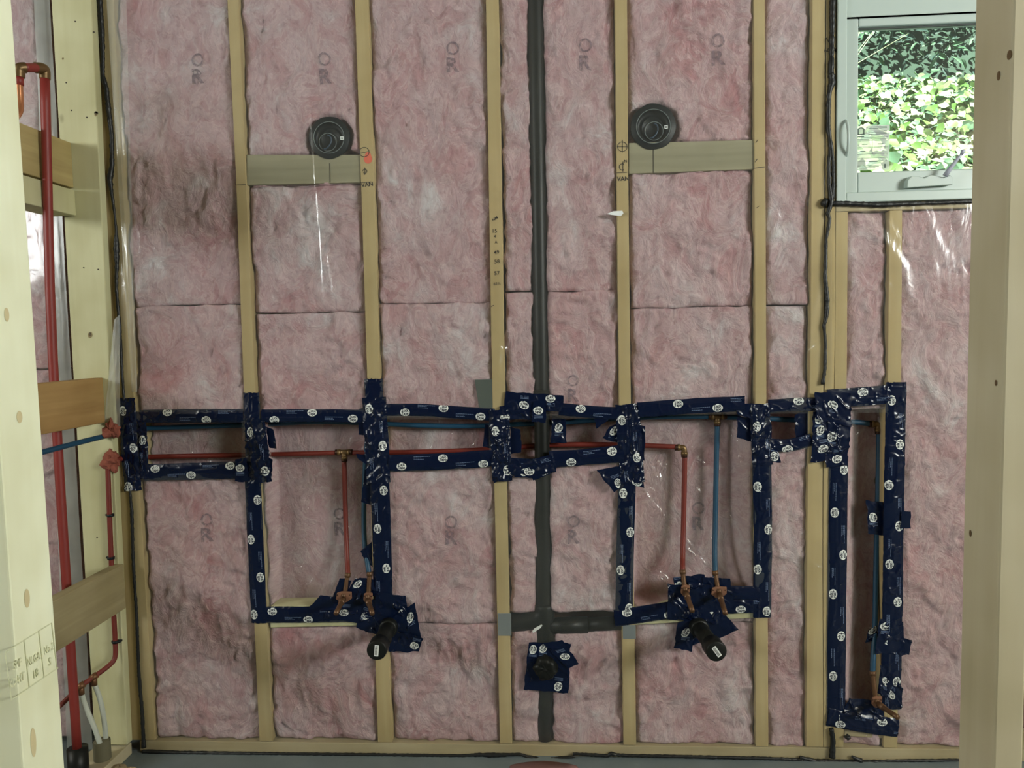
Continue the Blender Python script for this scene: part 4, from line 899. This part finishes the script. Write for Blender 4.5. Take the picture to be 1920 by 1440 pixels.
patch([(608, 1158), (672, 1168), (690, 1100), (632, 1108)], 'crumpled blue tape behind the left hot copper ear', crumple=.005, logos=((.5, .25, -10),), Y=-.006)
patch([(578, 1140), (640, 1150), (640, 1118), (602, 1116)], 'blue tape lobe at the far left of the left stub-out cluster', crumple=.002, logos=())
patch([(625, 1120), (650, 1122), (660, 1088), (638, 1083)], 'narrow blue tape tab rising left of the left hot riser', crumple=.002, logos=())
patch([(650, 1112), (705, 1118), (700, 1086), (668, 1082)], 'blue tape between the left hot and cold risers', crumple=.004, logos=((.25, .6, 60),), Y=-.003)
patch([(668, 1176), (730, 1200), (742, 1130), (680, 1120)], 'blue tape piece around the left drain stub, left side', crumple=.004, logos=((.2, .45, 40),))
patch([(700, 1170), (775, 1190), (760, 1118), (705, 1108)], 'blue tape piece around the left drain stub, top side', crumple=.004, logos=((.8, .5, 75),), Y=-.008)
patch([(738, 1218), (790, 1200), (778, 1130), (730, 1160)], 'blue tape piece around the left drain stub, right side', crumple=.004, logos=((.75, .7, 75),), Y=-.010)
patch([(728, 1222), (785, 1222), (794, 1196), (740, 1180)], 'lowest shiny blue tape tail right of the left drain stub', crumple=.004, logos=((.8, .4, -40),), Y=-.012)
patch([(1250, 1160), (1300, 1164), (1296, 1100), (1252, 1094)], 'crumpled blue tape behind the right hot copper ear', crumple=.006, logos=(), Y=-.006)
patch([(1268, 1110), (1325, 1098), (1320, 1076), (1262, 1083)], 'blue tape tab above the right hot copper ear', crumple=.002, logos=((.15, .4, 0),), Y=-.003)
patch([(1290, 1160), (1350, 1170), (1350, 1098), (1292, 1090)], 'large blue tape piece between the right copper stub-outs', crumple=.005, logos=(), Y=-.008)
patch([(1320, 1150), (1378, 1140), (1368, 1085), (1318, 1082)], 'blue tape behind the right cold copper ear', crumple=.003, logos=(), Y=-.004)
patch([(1264, 1215), (1298, 1222), (1300, 1160), (1270, 1168)], 'blue tape flap lower left of the right drain stub', crumple=.002, logos=((.55, .6, 60),), Y=-.008)
patch([(1290, 1212), (1350, 1196), (1340, 1150), (1280, 1158)], 'blue tape piece under the right drain stub', crumple=.003, logos=((.3, .6, 60),), Y=-.006)
patch([(1335, 1205), (1384, 1180), (1350, 1140), (1310, 1150)], 'blue tape flap lower right of the right drain stub', crumple=.002, logos=((.5, .8, 70),), Y=-.010)
patch([(982, 1292), (1066, 1300), (1070, 1206), (991, 1204)], 'square blue tape patch low on the stack', crumple=.002, logos=((.12, .85, 85), (.36, .88, 60), (.76, .12, 70)), Y=-.005)
patch([(1064, 1254), (1086, 1244), (1054, 1200), (1018, 1206)], 'slanting blue tape piece on the upper right of the square patch', crumple=.002, logos=((.5, .4, 0), ), Y=-.008)

# ------------------------------------------------------------------ white window at the upper right
win = thing('window_1', 'small white vinyl window with a crank at the upper right', 'window', (wx0+.4, .03, wz0)); win['kind'] = 'structure'
gl0x = P(1605, 200, .03)[0]; gl0z = P(1700, 322, .03)[2]; gl1z = P(1700, 50, .03)[2]; gl1x = wx1-(gl0x-wx0)
def frame_rect(g, x0, x1, z0, z1, wl, wr_, wb, wt, ya, yb):
    g.box((x0, ya, z0), (x0+wl, yb, z1)); g.box((x1-wr_, ya, z0), (x1, yb, z1)); g.box((x0+wl, ya, z0), (x1-wr_, yb, z0+wb)); g.box((x0+wl, ya, z1-wt), (x1-wr_, yb, z1))
fw = (gl0x-wx0)*.42
g = G(); frame_rect(g, wx0+.001, wx1, wz0, wz1, fw, fw, .030, .075, -.006, .12); link('window_frame', g, WHITE, parent=win, smooth=False, bevel=.003)
sz0 = wz0+.030; sz1 = P(1700, 30, .012)[2]
g = G(); frame_rect(g, wx0+.001, wx1, sz1, wz1-.001, fw, fw, .001, .001, .004, .11); g.box((wx0+fw, .004, sz1), (wx1-fw, .11, wz1-.075)); link('head_filler', g, WHITE, parent=win, smooth=False)
g = G(); frame_rect(g, wx0+fw, wx1-fw, sz0, sz1, gl0x-wx0-fw, gl0x-wx0-fw, gl0z-sz0, sz1-gl1z, .012, .06); sash = link('sash', g, WHITE, parent=win, smooth=False, bevel=.004)
g = G(); frame_rect(g, gl0x-.002, gl1x+.002, gl0z-.002, gl1z+.002, .003, .003, .003, .006, .028, .034); link('gasket', g, pmat('dark_gasket', sr(60, 66, 62), .6), parent=sash, smooth=False)
g = G(); g.box((gl0x-.002, .036, gl0z-.002), (gl1x+.002, .040, gl1z+.002)); link('pane', g, GLASS, parent=win, smooth=False)
# sticker on the pane
s0 = P(1603, 320, .033); s1 = P(1668, 234, .033); g = G()
g.add([(s0[0], .033, s0[2]), (s1[0], .033, s0[2]), (s1[0], .033, s1[2]), (s0[0], .033, s1[2])], [(0, 1, 2, 3)], 0)
sw, sh = s1[0]-s0[0], s1[2]-s0[2]
def srect(a, b, c, d): g.add([(s0[0]+a*sw, .0325, s0[2]+b*sh), (s0[0]+c*sw, .0325, s0[2]+b*sh), (s0[0]+c*sw, .0325, s0[2]+d*sh), (s0[0]+a*sw, .0325, s0[2]+d*sh)], [(0, 1, 2, 3)], 1)
for z in (.10, .20, .27, .36, .50, .52, .66, .69, .73): srect(.04, z, .96, z+.007)
for z in (.80, .84, .87, .93, .96): srect(.38, z, .92, z+.010)
srect(.5, .36, .508, .66); srect(.40, .185, .66, .205); srect(.15, .42, .30, .435); srect(.2, .575, .36, .59); srect(.66, .575, .82, .59); srect(.06, .745, .26, .765)
srect(.85, .04, .9, .13); srect(.1, .05, .6, .06); srect(.1, .08, .7, .09)
srect(.07, .80, .105, .93); srect(.235, .80, .27, .93); srect(.07, .80, .27, .82)
a = np.linspace(0, math.pi, 14); cx, cz = s0[0]+.17*sw, s0[2]+.91*sh; V = [(cx+.10*sw*math.cos(t), .0324, cz+.055*sh*math.sin(t)) for t in a]+[(cx+.065*sw*math.cos(t), .0324, cz+.035*sh*math.sin(t)) for t in a]
g.add(V, [(i, i+14, i+15, i+1) for i in range(13)], 1)
link('paper_sticker', g, [STICK, pmat('sticker_ink', sr(90, 104, 100), .8)], parent=win, smooth=False, label='pale printed sticker with an arch emblem')
# crank operator
g = G(); q = [(1701, 352), (1702, 338), (1710, 330), (1722, 330), (1733, 334), (1745, 328), (1760, 330), (1770, 333), (1782, 328), (1787, 333), (1787, 346)]
A = [P(a, b, -.012) for a, b in q][::-1]; k = len(A); B_ = [v+np.array([0, .030, .002]) for v in A]; g.add(A+B_, [tuple(range(k)), tuple(range(2*k-1, k-1, -1))]+[(i, i+k, (i+1) % k+k, (i+1) % k) for i in range(k)])
op = link('crank_housing', g, WHITE, parent=win, smooth=False, bevel=.002)
g = G(); g.tube([P(1772, 330, -.018), P(1780, 318, -.022), P(1797, 296, -.03), P(1806, 286, -.032)], [.0075, .0068, .0045, .004], seg=12); g.tube([P(1803, 289, -.034), P(1806, 283, -.034), P(1809, 281, -.034)], [.005, .0065, .003], seg=12); link('crank_handle', g, pmat('grey_crank', sr(176, 180, 196), .4), parent=op, label='folding grey crank handle')
g = G(); g.tube(smooth_path([P(1586, 226, -.006), P(1588, 228, -.018), P(1591, 245, -.026), P(1591, 270, -.024), P(1589, 288, -.010), P(1587, 292, -.004)]), .0042, seg=10); link('latch', g, WHITE, parent=win)

# ------------------------------------------------------------------ outside greenery seen through the window
LEAF1 = pmat('bright_leaf', sr(112, 166, 78), .5, vary=.8); LEAF2 = pmat('pale_leaf', sr(184, 212, 158), .5, vary=.6); LEAFD = pmat('dark_leaf', sr(36, 78, 66), .6, vary=.5); LEAFM = pmat('mid_leaf', sr(88, 134, 100), .6, vary=.4)
SOIL = pmat('hillside_soil', sr(48, 78, 62), .9, vary=.4)
rs = np.random.RandomState(3)
def leaves(pos, size, nrm_bias, mats_n, broad=.8):
    n = len(pos); nrm = rs.normal(0, .55, (n, 3))+nrm_bias; nrm /= np.linalg.norm(nrm, axis=1)[:, None]
    d = rs.normal(0, 1, (n, 3)); d[:, 2] -= .5; d -= nrm*(d*nrm).sum(1)[:, None]; d /= np.linalg.norm(d, axis=1)[:, None]; s = np.cross(nrm, d)
    L_ = (size*rs.uniform(.6, 1.3, n))[:, None]; w_ = L_*broad*.5; up = nrm*L_*.12
    V = np.stack([pos, pos+d*L_*.35+s*w_+up, pos+d*L_*.75+s*w_*.7+up, pos+d*L_, pos+d*L_*.75-s*w_*.7+up, pos+d*L_*.35-s*w_+up, pos+d*L_*.5], 1).reshape(-1, 3)
    F = []; m = []
    mm = rs.randint(0, mats_n, n)
    for i in range(n):
        b = 7*i; F += [(b, b+1, b+2, b+6), (b+6, b+2, b+3), (b+6, b+3, b+4), (b, b+6, b+4, b+5)]; m += [mm[i]]*4
    g = G(); g.v.append(V); g.f = F; g.m = m; g.n = len(V); return g
def hillz(x, y): return 1.0+(y-2.2)*.47+.12*np.sin(x*1.7+y)+np.maximum(0, y-9.5)*1.3
X, Y_ = np.meshgrid(np.linspace(.5, 12, 44), np.linspace(1.6, 15, 44)); g = G(); g.grid(np.stack([X, Y_, hillz(X, Y_)+.25*NZ.fbm(X, Y_, 3)], 2))
tag(link('hillside', g, SOIL), 'ground slope rising outside the window', 'ground', kind='stuff')
n = 34000; x = rs.uniform(1.2, 7.2, n); y = rs.uniform(2.4, 8.6, n); h = .75+.35*NZ.fbm(x*1.6, y*1.6, 3); z = hillz(x, y)+h*rs.uniform(.25, 1.0, n)**.5
tag(link('bramble_thicket', leaves(np.stack([x, y, z], 1), .10, np.array([-.1, -.85, .7]), 3, 1.0), [LEAF1, LEAF2, LEAFM]), 'sunlit pale green leafy thicket outside the window', 'bushes', kind='stuff')
n = 24000; x = rs.uniform(1.5, 12, n); y = rs.uniform(9.5, 11.5, n); z = rs.uniform(2.8, 8.6, n); k_ = NZ.fbm(x*1.5, z*1.5, 3) > -.35; P3 = np.stack([x, y+.8*NZ.fbm(x*1.2, z*1.2, 3), z], 1)[k_]
tag(link('tree_line', leaves(P3, .17, np.array([0, -.6, .5]), 2, .35), [LEAFD, LEAFM]), 'dark green trees behind the thicket outside the window', 'trees', kind='stuff')
g = G()
for i in range(60):
    bx = 3.1+rs.normal(0, .12); by = 7.4+rs.normal(0, .1); bz = hillz(bx, by)+.3; tx = bx+rs.normal(.1, .45); g.tube([(bx, by, bz), ((bx+tx)/2, by, bz+.8), (tx, by+.1, bz+1.15+rs.uniform(0, .5))], [.008, .006, .002], seg=5)
tag(link('grass_tuft', g, LEAF2), 'tuft of tall pale grass blades outside the window above the thicket', 'grass')

# ------------------------------------------------------------------ partition at the left
YE = -.042
def yedge(px_t, px_b, Y): a = P(px_t, 0, Y); b = P(px_b, 1300, Y); return lambda z: a[0]+(b[0]-a[0])*(z-a[2])/(b[2]-a[2])
g = G(); el = yedge(96, 172, YE); er = yedge(171, 234, YE); V = []; F = []; n_ = 10
for i in range(n_+1):
    z = .045+(2.72-.045)*i/n_; V += [(el(z), YE, z), (er(z), YE, z), (er(z), -.010, z), (el(z), -.010, z)]
for i in range(n_): b = 4*i; F += [(b, b+1, b+5, b+4), (b+1, b+2, b+6, b+5), (b+2, b+3, b+7, b+6), (b+3, b, b+4, b+7)]
F += [(3, 2, 1, 0), (4*n_, 4*n_+1, 4*n_+2, 4*n_+3)]
g.add(V, F); ps = link('partition_stud', g, [W_PALE], smooth=False, bevel=.003)
tag(ps, 'wide pale corner stud of the side partition with knots and nail heads', 'stud')
KNA = pmat('knot_rim', sr(150, 134, 92), .7, vary=.3); KNB = pmat('knot_core', sr(98, 82, 54), .7)
h = G()
for (a, b) in ((124, 155), (134, 207), (163, 220), (157, 502), (184, 505), (169, 625), (182, 1008), (176, 60), (141, 40)): c = P(a, b, YE-.0005); h.tube([c+[0, .002, 0], c+[0, -.0008, 0]], .0022, seg=10)
c = P(180, 212, YE); h.tube([c+[0, .003, 0], c+[0, -.0006, 0]], .0055, seg=12)
for (a_, b_, r_) in ((169, 628, .010), (180, 214, .007), (118, 110, .004)):
    kg = G(); c = P(a_, b_, YE-.0006); kg.add([c+np.array([r_*.8*math.cos(t), 0, r_*math.sin(t)*(1+.15*math.sin(2*t))]) for t in np.linspace(2*math.pi, 0, 18, endpoint=False)], [tuple(range(18))]); kg.add([c+np.array([r_*.4*math.cos(t), -.0005, r_*.45*math.sin(t)]) for t in np.linspace(2*math.pi, 0, 14, endpoint=False)], [tuple(range(14))], 1)
    link('knot', kg, [KNA, KNB], parent=ps, smooth=False, label='round brown knot')
NH = pmat('dark_nail', sr(70, 62, 50), .5)
for k in clusters(h): link('nail_head', k, NH, parent=ps)
xr_ = er(1.4)
def yblock(xf, th, y0, z_at, label, mat, y1=YE-.001):
    """blocking running toward the camera; z_at: world z top/bottom at far end"""
    g = G(); g.box((xf-th, y0, z_at[1]), (xf, y1, z_at[0])); return tag(link('blocking_board', g, [mat], smooth=False, bevel=.003), label, 'board')
xf = P(136, 300, YE)[0]
yblock(xf, .038, -.62, (P(133, 268, YE)[2], P(136, 353, YE)[2]), 'brownish tan block behind the upper red riser pipe, upper of the pair', W_BLKP)
yblock(xf+.003, .089, -.62, (P(136, 357, YE)[2], P(138, 405, YE)[2]), 'pale flat block behind the upper red riser pipe, lower of the pair', W_PALE)
yblock(P(196, 750, YE)[0], .038, -.62, (P(196, 708, YE)[2], P(194, 792, YE)[2]), 'warm brown block in front of the red riser, above the blue pipe', W_WARM)
yblock(P(235, 1100, YE)[0], .038, -.62, (P(235, 1057, YE)[2], P(235, 1140, YE)[2]), 'grey-brown block low in the partition, crossing in front of both red pipes', W_BLKG)
# red riser
rz = thing('heating_riser', 'thick red vertical pipe in the left partition with a brass elbow on top', 'pipe', P(147, 1405, -.13))
YR = -.20
pipe(rz, [P(84, 142, YR), P(89, 350, YR), P(95, 600, YR), P(112, 900, YR), P(127, 1130, YR), P(145, 1409, YR)], REDL, r=.0135, it=1)
g = G(); a = P(84, 128, YR); b = P(38, 132, YR-.10)
g.tube(smooth_path([P(84, 148, YR), P(84, 132, YR), P(80, 128, YR-.01), P(66, 127, YR-.03)]), .0155, seg=18); el1 = link('elbow_fitting', g, BRASS, parent=rz, label='brass elbow')
pipe(rz, [P(68, 127, YR-.03), P(46, 127, YR-.08)], REDL, r=.0125)
g = G(); g.tube(smooth_path([P(48, 127, YR-.08), P(38, 127, YR-.09), P(36, 132, YR-.09), P(36, 145, YR-.09)]), .0150, seg=18); link('elbow_fitting', g, BRASS, parent=rz, label='brass elbow')
g = G(); g.tube([P(36, 144, YR-.09), P(36, 160, YR-.09)], .012, seg=16); link('pipe', g, REDL, parent=rz)
g = G(); g.tube(smooth_path([P(36, 158, YR-.09), P(38, 195, YR-.09), P(37, 210, YR-.10), P(28, 222, YR-.12), P(10, 232, YR-.14)]), .0095, seg=16); link('copper_bend', g, pmat('bright_copper', sr(206, 140, 98), .3, .6), parent=rz, label='bright bent copper tube')
# small red pipe with clips
sm = thing('heating_branch', 'thin red pipe clipped to the corner stud, bending left near the floor', 'pipe', P(210, 1290, -.06)); YS = -.056
pipe(sm, [P(202, 872, YS), P(205, 960, YS), P(209, 1060, YS), P(213, 1150, YS), P(217, 1215, YS), P(216, 1236, YS-.005), P(205, 1248, YS-.02), P(178, 1268, YS-.05), P(150, 1287, YS-.08), P(110, 1326, YS-.13)], RED, r=.0078)
g = G()
for (a, b) in ((207, 966), (208, 1046)): 
    c = P(a, b, YS); ring_at(g, c, (0, 0, 1), .0115, .008); g.box((c[0]-.018, YS+.002, c[2]-.003), (c[0]-.006, YS+.012, c[2]+.003))
c = P(217, 1203, YS); ring_at(g, c, (0, 0, 1), .0115, .008); g.box((c[0]-.014, YS-.002, c[2]-.003), (c[0]+.016, YS+.012, c[2]+.003))
link('pipe_clip', g, BOOT, parent=sm, label='black pipe clips')
g = G()
for (a, b, Y) in ((176, 1269, YS-.05), (152, 1286, YS-.08)): c = P(a, b, Y); d = P(a+20, b-14, Y+.018)-c; ring_at(g, c, d, .011, .022); g.tube([c, P(a+1, b+16, Y)], .0092, seg=12)
link('tee_fitting', g, pmat('dull_brass', sr(120, 84, 56), .45, .5), parent=sm)
for pts, lab in (([(152, 1296), (160, 1325), (176, 1360), (190, 1402)], 'white hose dropping to the floor sleeve, left one'), ([(176, 1280), (188, 1310), (195, 1345), (200, 1398)], 'white hose dropping to the floor sleeve, right one')):
    g = G(); g.tube(smooth_path([P(a, b, -.13 if 'left' in lab else -.10) for a, b in pts]), .0078, seg=14); tag(link('plastic_hose', g, HOSE), lab, 'hose')
# sleeves at the floor
g = G(); c = P(192, 1415, -.115); V = []
g.tube([(c[0], c[1], .001), (c[0], c[1], P(190, 1388, -.115)[2])], .026, seg=24, caps=False); g.tube([(c[0], c[1], .001), (c[0], c[1], P(190, 1388, -.115)[2])], .0235, seg=24); tag(link('floor_sleeve', g, pmat('dirty_grey_sleeve', sr(120, 116, 92), .8, vary=.5)), 'dirty grey floor sleeve holding the two white hoses', 'sleeve')
g = G(); c = P(146, 1420, YR); g.tube([(c[0], c[1], .001), (c[0], c[1], P(146, 1402, YR)[2])], .030, seg=24); tag(link('floor_sleeve', g, BLACKP), 'black floor sleeve around the foot of the thick red riser', 'sleeve')
# firestop foam
def blob(px, py, rx, rz_, seed, label, Y=-.05):
    c = P(px, py, Y); n = VN(seed); g = G(); V = []; F = []; a_, b_ = 30, 18
    for i in range(b_+1):
        th = math.pi*i/b_
        for k in range(a_):
            ph = 2*math.pi*k/a_; d = np.array([math.cos(ph)*math.sin(th), math.sin(ph)*math.sin(th), math.cos(th)])
            s = 1+.65*float(n.fbm(np.array([d[0]*2.2+5+d[1]]), np.array([d[2]*2.2+5]), 4)[0]); V.append(c+d*[rx*s, .022*s, rz_*s])
    for i in range(b_):
        for k in range(a_): F.append((i*a_+k, (i+1)*a_+k, (i+1)*a_+(k+1) % a_, i*a_+(k+1) % a_))
    g.add(V, F); tag(link('firestop_foam', g, PUTTY, smooth=False), label, 'foam')
blob(210, 806, .026, .030, 21, 'red-brown foam lump where the blue pipe enters the corner stud')
blob(208, 862, .030, .034, 22, 'red-brown foam lump where the thin red pipe starts')
# partition bottom plate
g = G(); g.box((el(0), -.60, 0), (er(0)-.002, YE+.03, .040)); tag(link('bottom_plate', g, [W_POST], smooth=False, bevel=.003), 'short wooden floor plate under the side partition', 'plate')
# rubble crumbs
for i, (a, b, r, lab) in enumerate(((165, 1430, .018, 'pale rubble chunk by the black floor sleeve'), (222, 1427, .022, 'pale rubble chunk right of the grey floor sleeve'), (240, 1433, .016, 'dark crumb of rubble nearest the sealant corner'), (212, 1436, .014, 'small rubble chunk in front of the grey floor sleeve'))):
    n = VN(60+i); c = P(a, b, -.13); c[2] = 0.; g = G(); V = []; F = []
    for u in range(7):
        for k in range(10):
            th = math.pi*u/6; ph = 2*math.pi*k/10; s = 1+.5*float(n.n(np.array([u*.9]), np.array([k*1.3]))[0]); V.append((c[0]+r*1.6*s*math.sin(th)*math.cos(ph), c[1]+r*s*math.sin(th)*math.sin(ph), max(.0005, r*.5+r*.7*s*math.cos(th))))
    for u in range(6):
        for k in range(10): F.append((u*10+k, (u+1)*10+k, (u+1)*10+(k+1) % 10, u*10+(k+1) % 10))
    g.add(V, F); tag(link('rubble_chunk', g, DUST, smooth=False), lab, 'rubble')
g = G(); c = P(1020, 1436, -.03); V = [(c[0]+.10*math.cos(t)*(1+.2*math.sin(3*t)), c[1]-.05+.05*math.sin(t), .0012) for t in np.linspace(0, 2*math.pi, 24, endpoint=False)]
V2 = [(a, b, .0002) for a, b, _ in V]; g.add(V+V2, [tuple(range(24)), tuple(range(47, 23, -1))]+[(i, i+24, (i+1) % 24+24, (i+1) % 24) for i in range(24)])
tag(link('paint_mark', g, pmat('faded_red_paint', sr(140, 104, 102), .8)), 'faded red paint mark on the floor under the stack', 'paint')

# ------------------------------------------------------------------ foreground studs of the opening
yb_, yf_ = -1.32, -1.409
a = P(22, 0, yb_); b = P(122, 1440, yb_); xl0 = lambda z: a[0]+(b[0]-a[0])*(z-a[2])/(b[2]-a[2])
g = G(); V = []; F = []; n_ = 12
for i in range(n_+1):
    z = .002+(2.77-.002)*i/n_; x = xl0(z); V += [(x-.038, yf_, z), (x, yf_, z), (x, yb_, z), (x-.038, yb_, z)]
for i in range(n_): q = 4*i; F += [(q, q+1, q+5, q+4), (q+1, q+2, q+6, q+5), (q+2, q+3, q+7, q+6), (q+3, q, q+4, q+7)]
F += [(3, 2, 1, 0), (4*n_, 4*n_+1, 4*n_+2, 4*n_+3)]; g.add(V, F)
fl = tag(link('foreground_stud', g, [W_FORE], smooth=False, bevel=.003), 'bright pale stud nearest the camera at the left edge with a faint grade stamp', 'stud')
# grade stamp printed on the side face
def side(px, py):                                   # pixel -> point on the stud side face
    d = FWD+(px-960)/FPX*RGT-(py-720)/FPX*UPV; x = xl0(1.0)
    for _ in range(4): t = (x-CAM[0])/d[0]; p = CAM+t*d; x = xl0(p[2])
    p[0] = x+.0012; return p
g = G()
def sline(p, q, r=.0008):
    A, B = side(*p), side(*q); d = (B-A)/np.linalg.norm(B-A); nn = np.cross(d, [1, 0, 0]); g.add([A+nn*r, A-nn*r, B-nn*r, B+nn*r], [(0, 1, 2, 3)])
sline((8, 1223), (96, 1168)); sline((20, 1312), (108, 1252)); sline((8, 1223), (20, 1312))
sline((96, 1168), (106, 1254)); sline((44, 1200), (54, 1288)); sline((72, 1184), (82, 1270))
for j, (t, q) in enumerate((('SPF', (30, 1245)), ('KD-HT', (30, 1275)), ('NLGA', (62, 1235)), ('No.2', (90, 1215)), ('18', (66, 1262)), ('S', (92, 1240)))):
    T, TF = text_mesh(t, .015); c = side(*q); yy = T[:, 0]*.013*(1 if len(t) < 4 else .8); zz = T[:, 1]*.017
    dz_ = 0; x = np.array([xl0(c[2]+v)+.002 for v in zz]); g.add(np.stack([x, c[1]+yy, c[2]+zz], 1), TF)
link('grade_stamp', g, [pmat('faint_stamp', sr(212, 214, 178), .8)], parent=fl, smooth=False, label='faint grey lumber stamp')
# knots on the side face
g = G()
for (px, py, rx, rz_) in ((12, 590, .005, .010), (36, 782, .006, .009), (50, 1122, .006, .014), (62, 1392, .006, .022)):
    c = side(px, py); V = [(xl0(c[2])+.0006, c[1]+rx*math.cos(t), c[2]+rz_*math.sin(t)) for t in np.linspace(0, 2*math.pi, 20, endpoint=False)]; g.add(V, [tuple(range(20))])
KN = pmat('knot_wood', sr(222, 208, 164), .7, vary=.3)
for k in clusters(g): link('knot', k, [KN], parent=fl, smooth=False, label='brown knot')

a2 = P(1829, 0, yb_); b2 = P(1796, 1440, yb_); xr0 = lambda z: a2[0]+(b2[0]-a2[0])*(z-a2[2])/(b2[2]-a2[2])
g = G(); V = []; F = []
for i in range(n_+1):
    z = .002+(2.77-.002)*i/n_; x = xr0(z); V += [(x, yf_, z), (x+.038, yf_, z), (x+.038, yb_, z), (x, yb_, z)]
for i in range(n_): q = 4*i; F += [(q, q+1, q+5, q+4), (q+1, q+2, q+6, q+5), (q+2, q+3, q+7, q+6), (q+3, q, q+4, q+7)]
F += [(3, 2, 1, 0), (4*n_, 4*n_+1, 4*n_+2, 4*n_+3)]; g.add(V, F)
fr_ = tag(link('foreground_stud', g, [W_POST], smooth=False, bevel=.003), 'tan stud nearest the camera at the right edge beside the window', 'stud')
g = G()
def sider(px, py):
    d = FWD+(px-960)/FPX*RGT-(py-720)/FPX*UPV; x = xr0(1.0)
    for _ in range(4): t = (x-CAM[0])/d[0]; p = CAM+t*d; x = xr0(p[2])
    return p
for (px, py, rx, rz_) in ((1893, 103, .005, .006), (1873, 142, .004, .006), (1820, 1000, .003, .005), (1868, 718, .003, .004)):
    c = sider(px, py); V = [(xr0(c[2])-.0006, c[1]-rx*math.cos(t), c[2]+rz_*math.sin(t)) for t in np.linspace(0, 2*math.pi, 16, endpoint=False)]; g.add(V, [tuple(range(16))])
KN = pmat('dark_knot', sr(104, 82, 54), .7)
for k in clusters(g): link('knot', k, [KN], parent=fr_, smooth=False, label='small dark knot')
for o in bpy.data.objects:
    if '_base' in o: del o['_base']
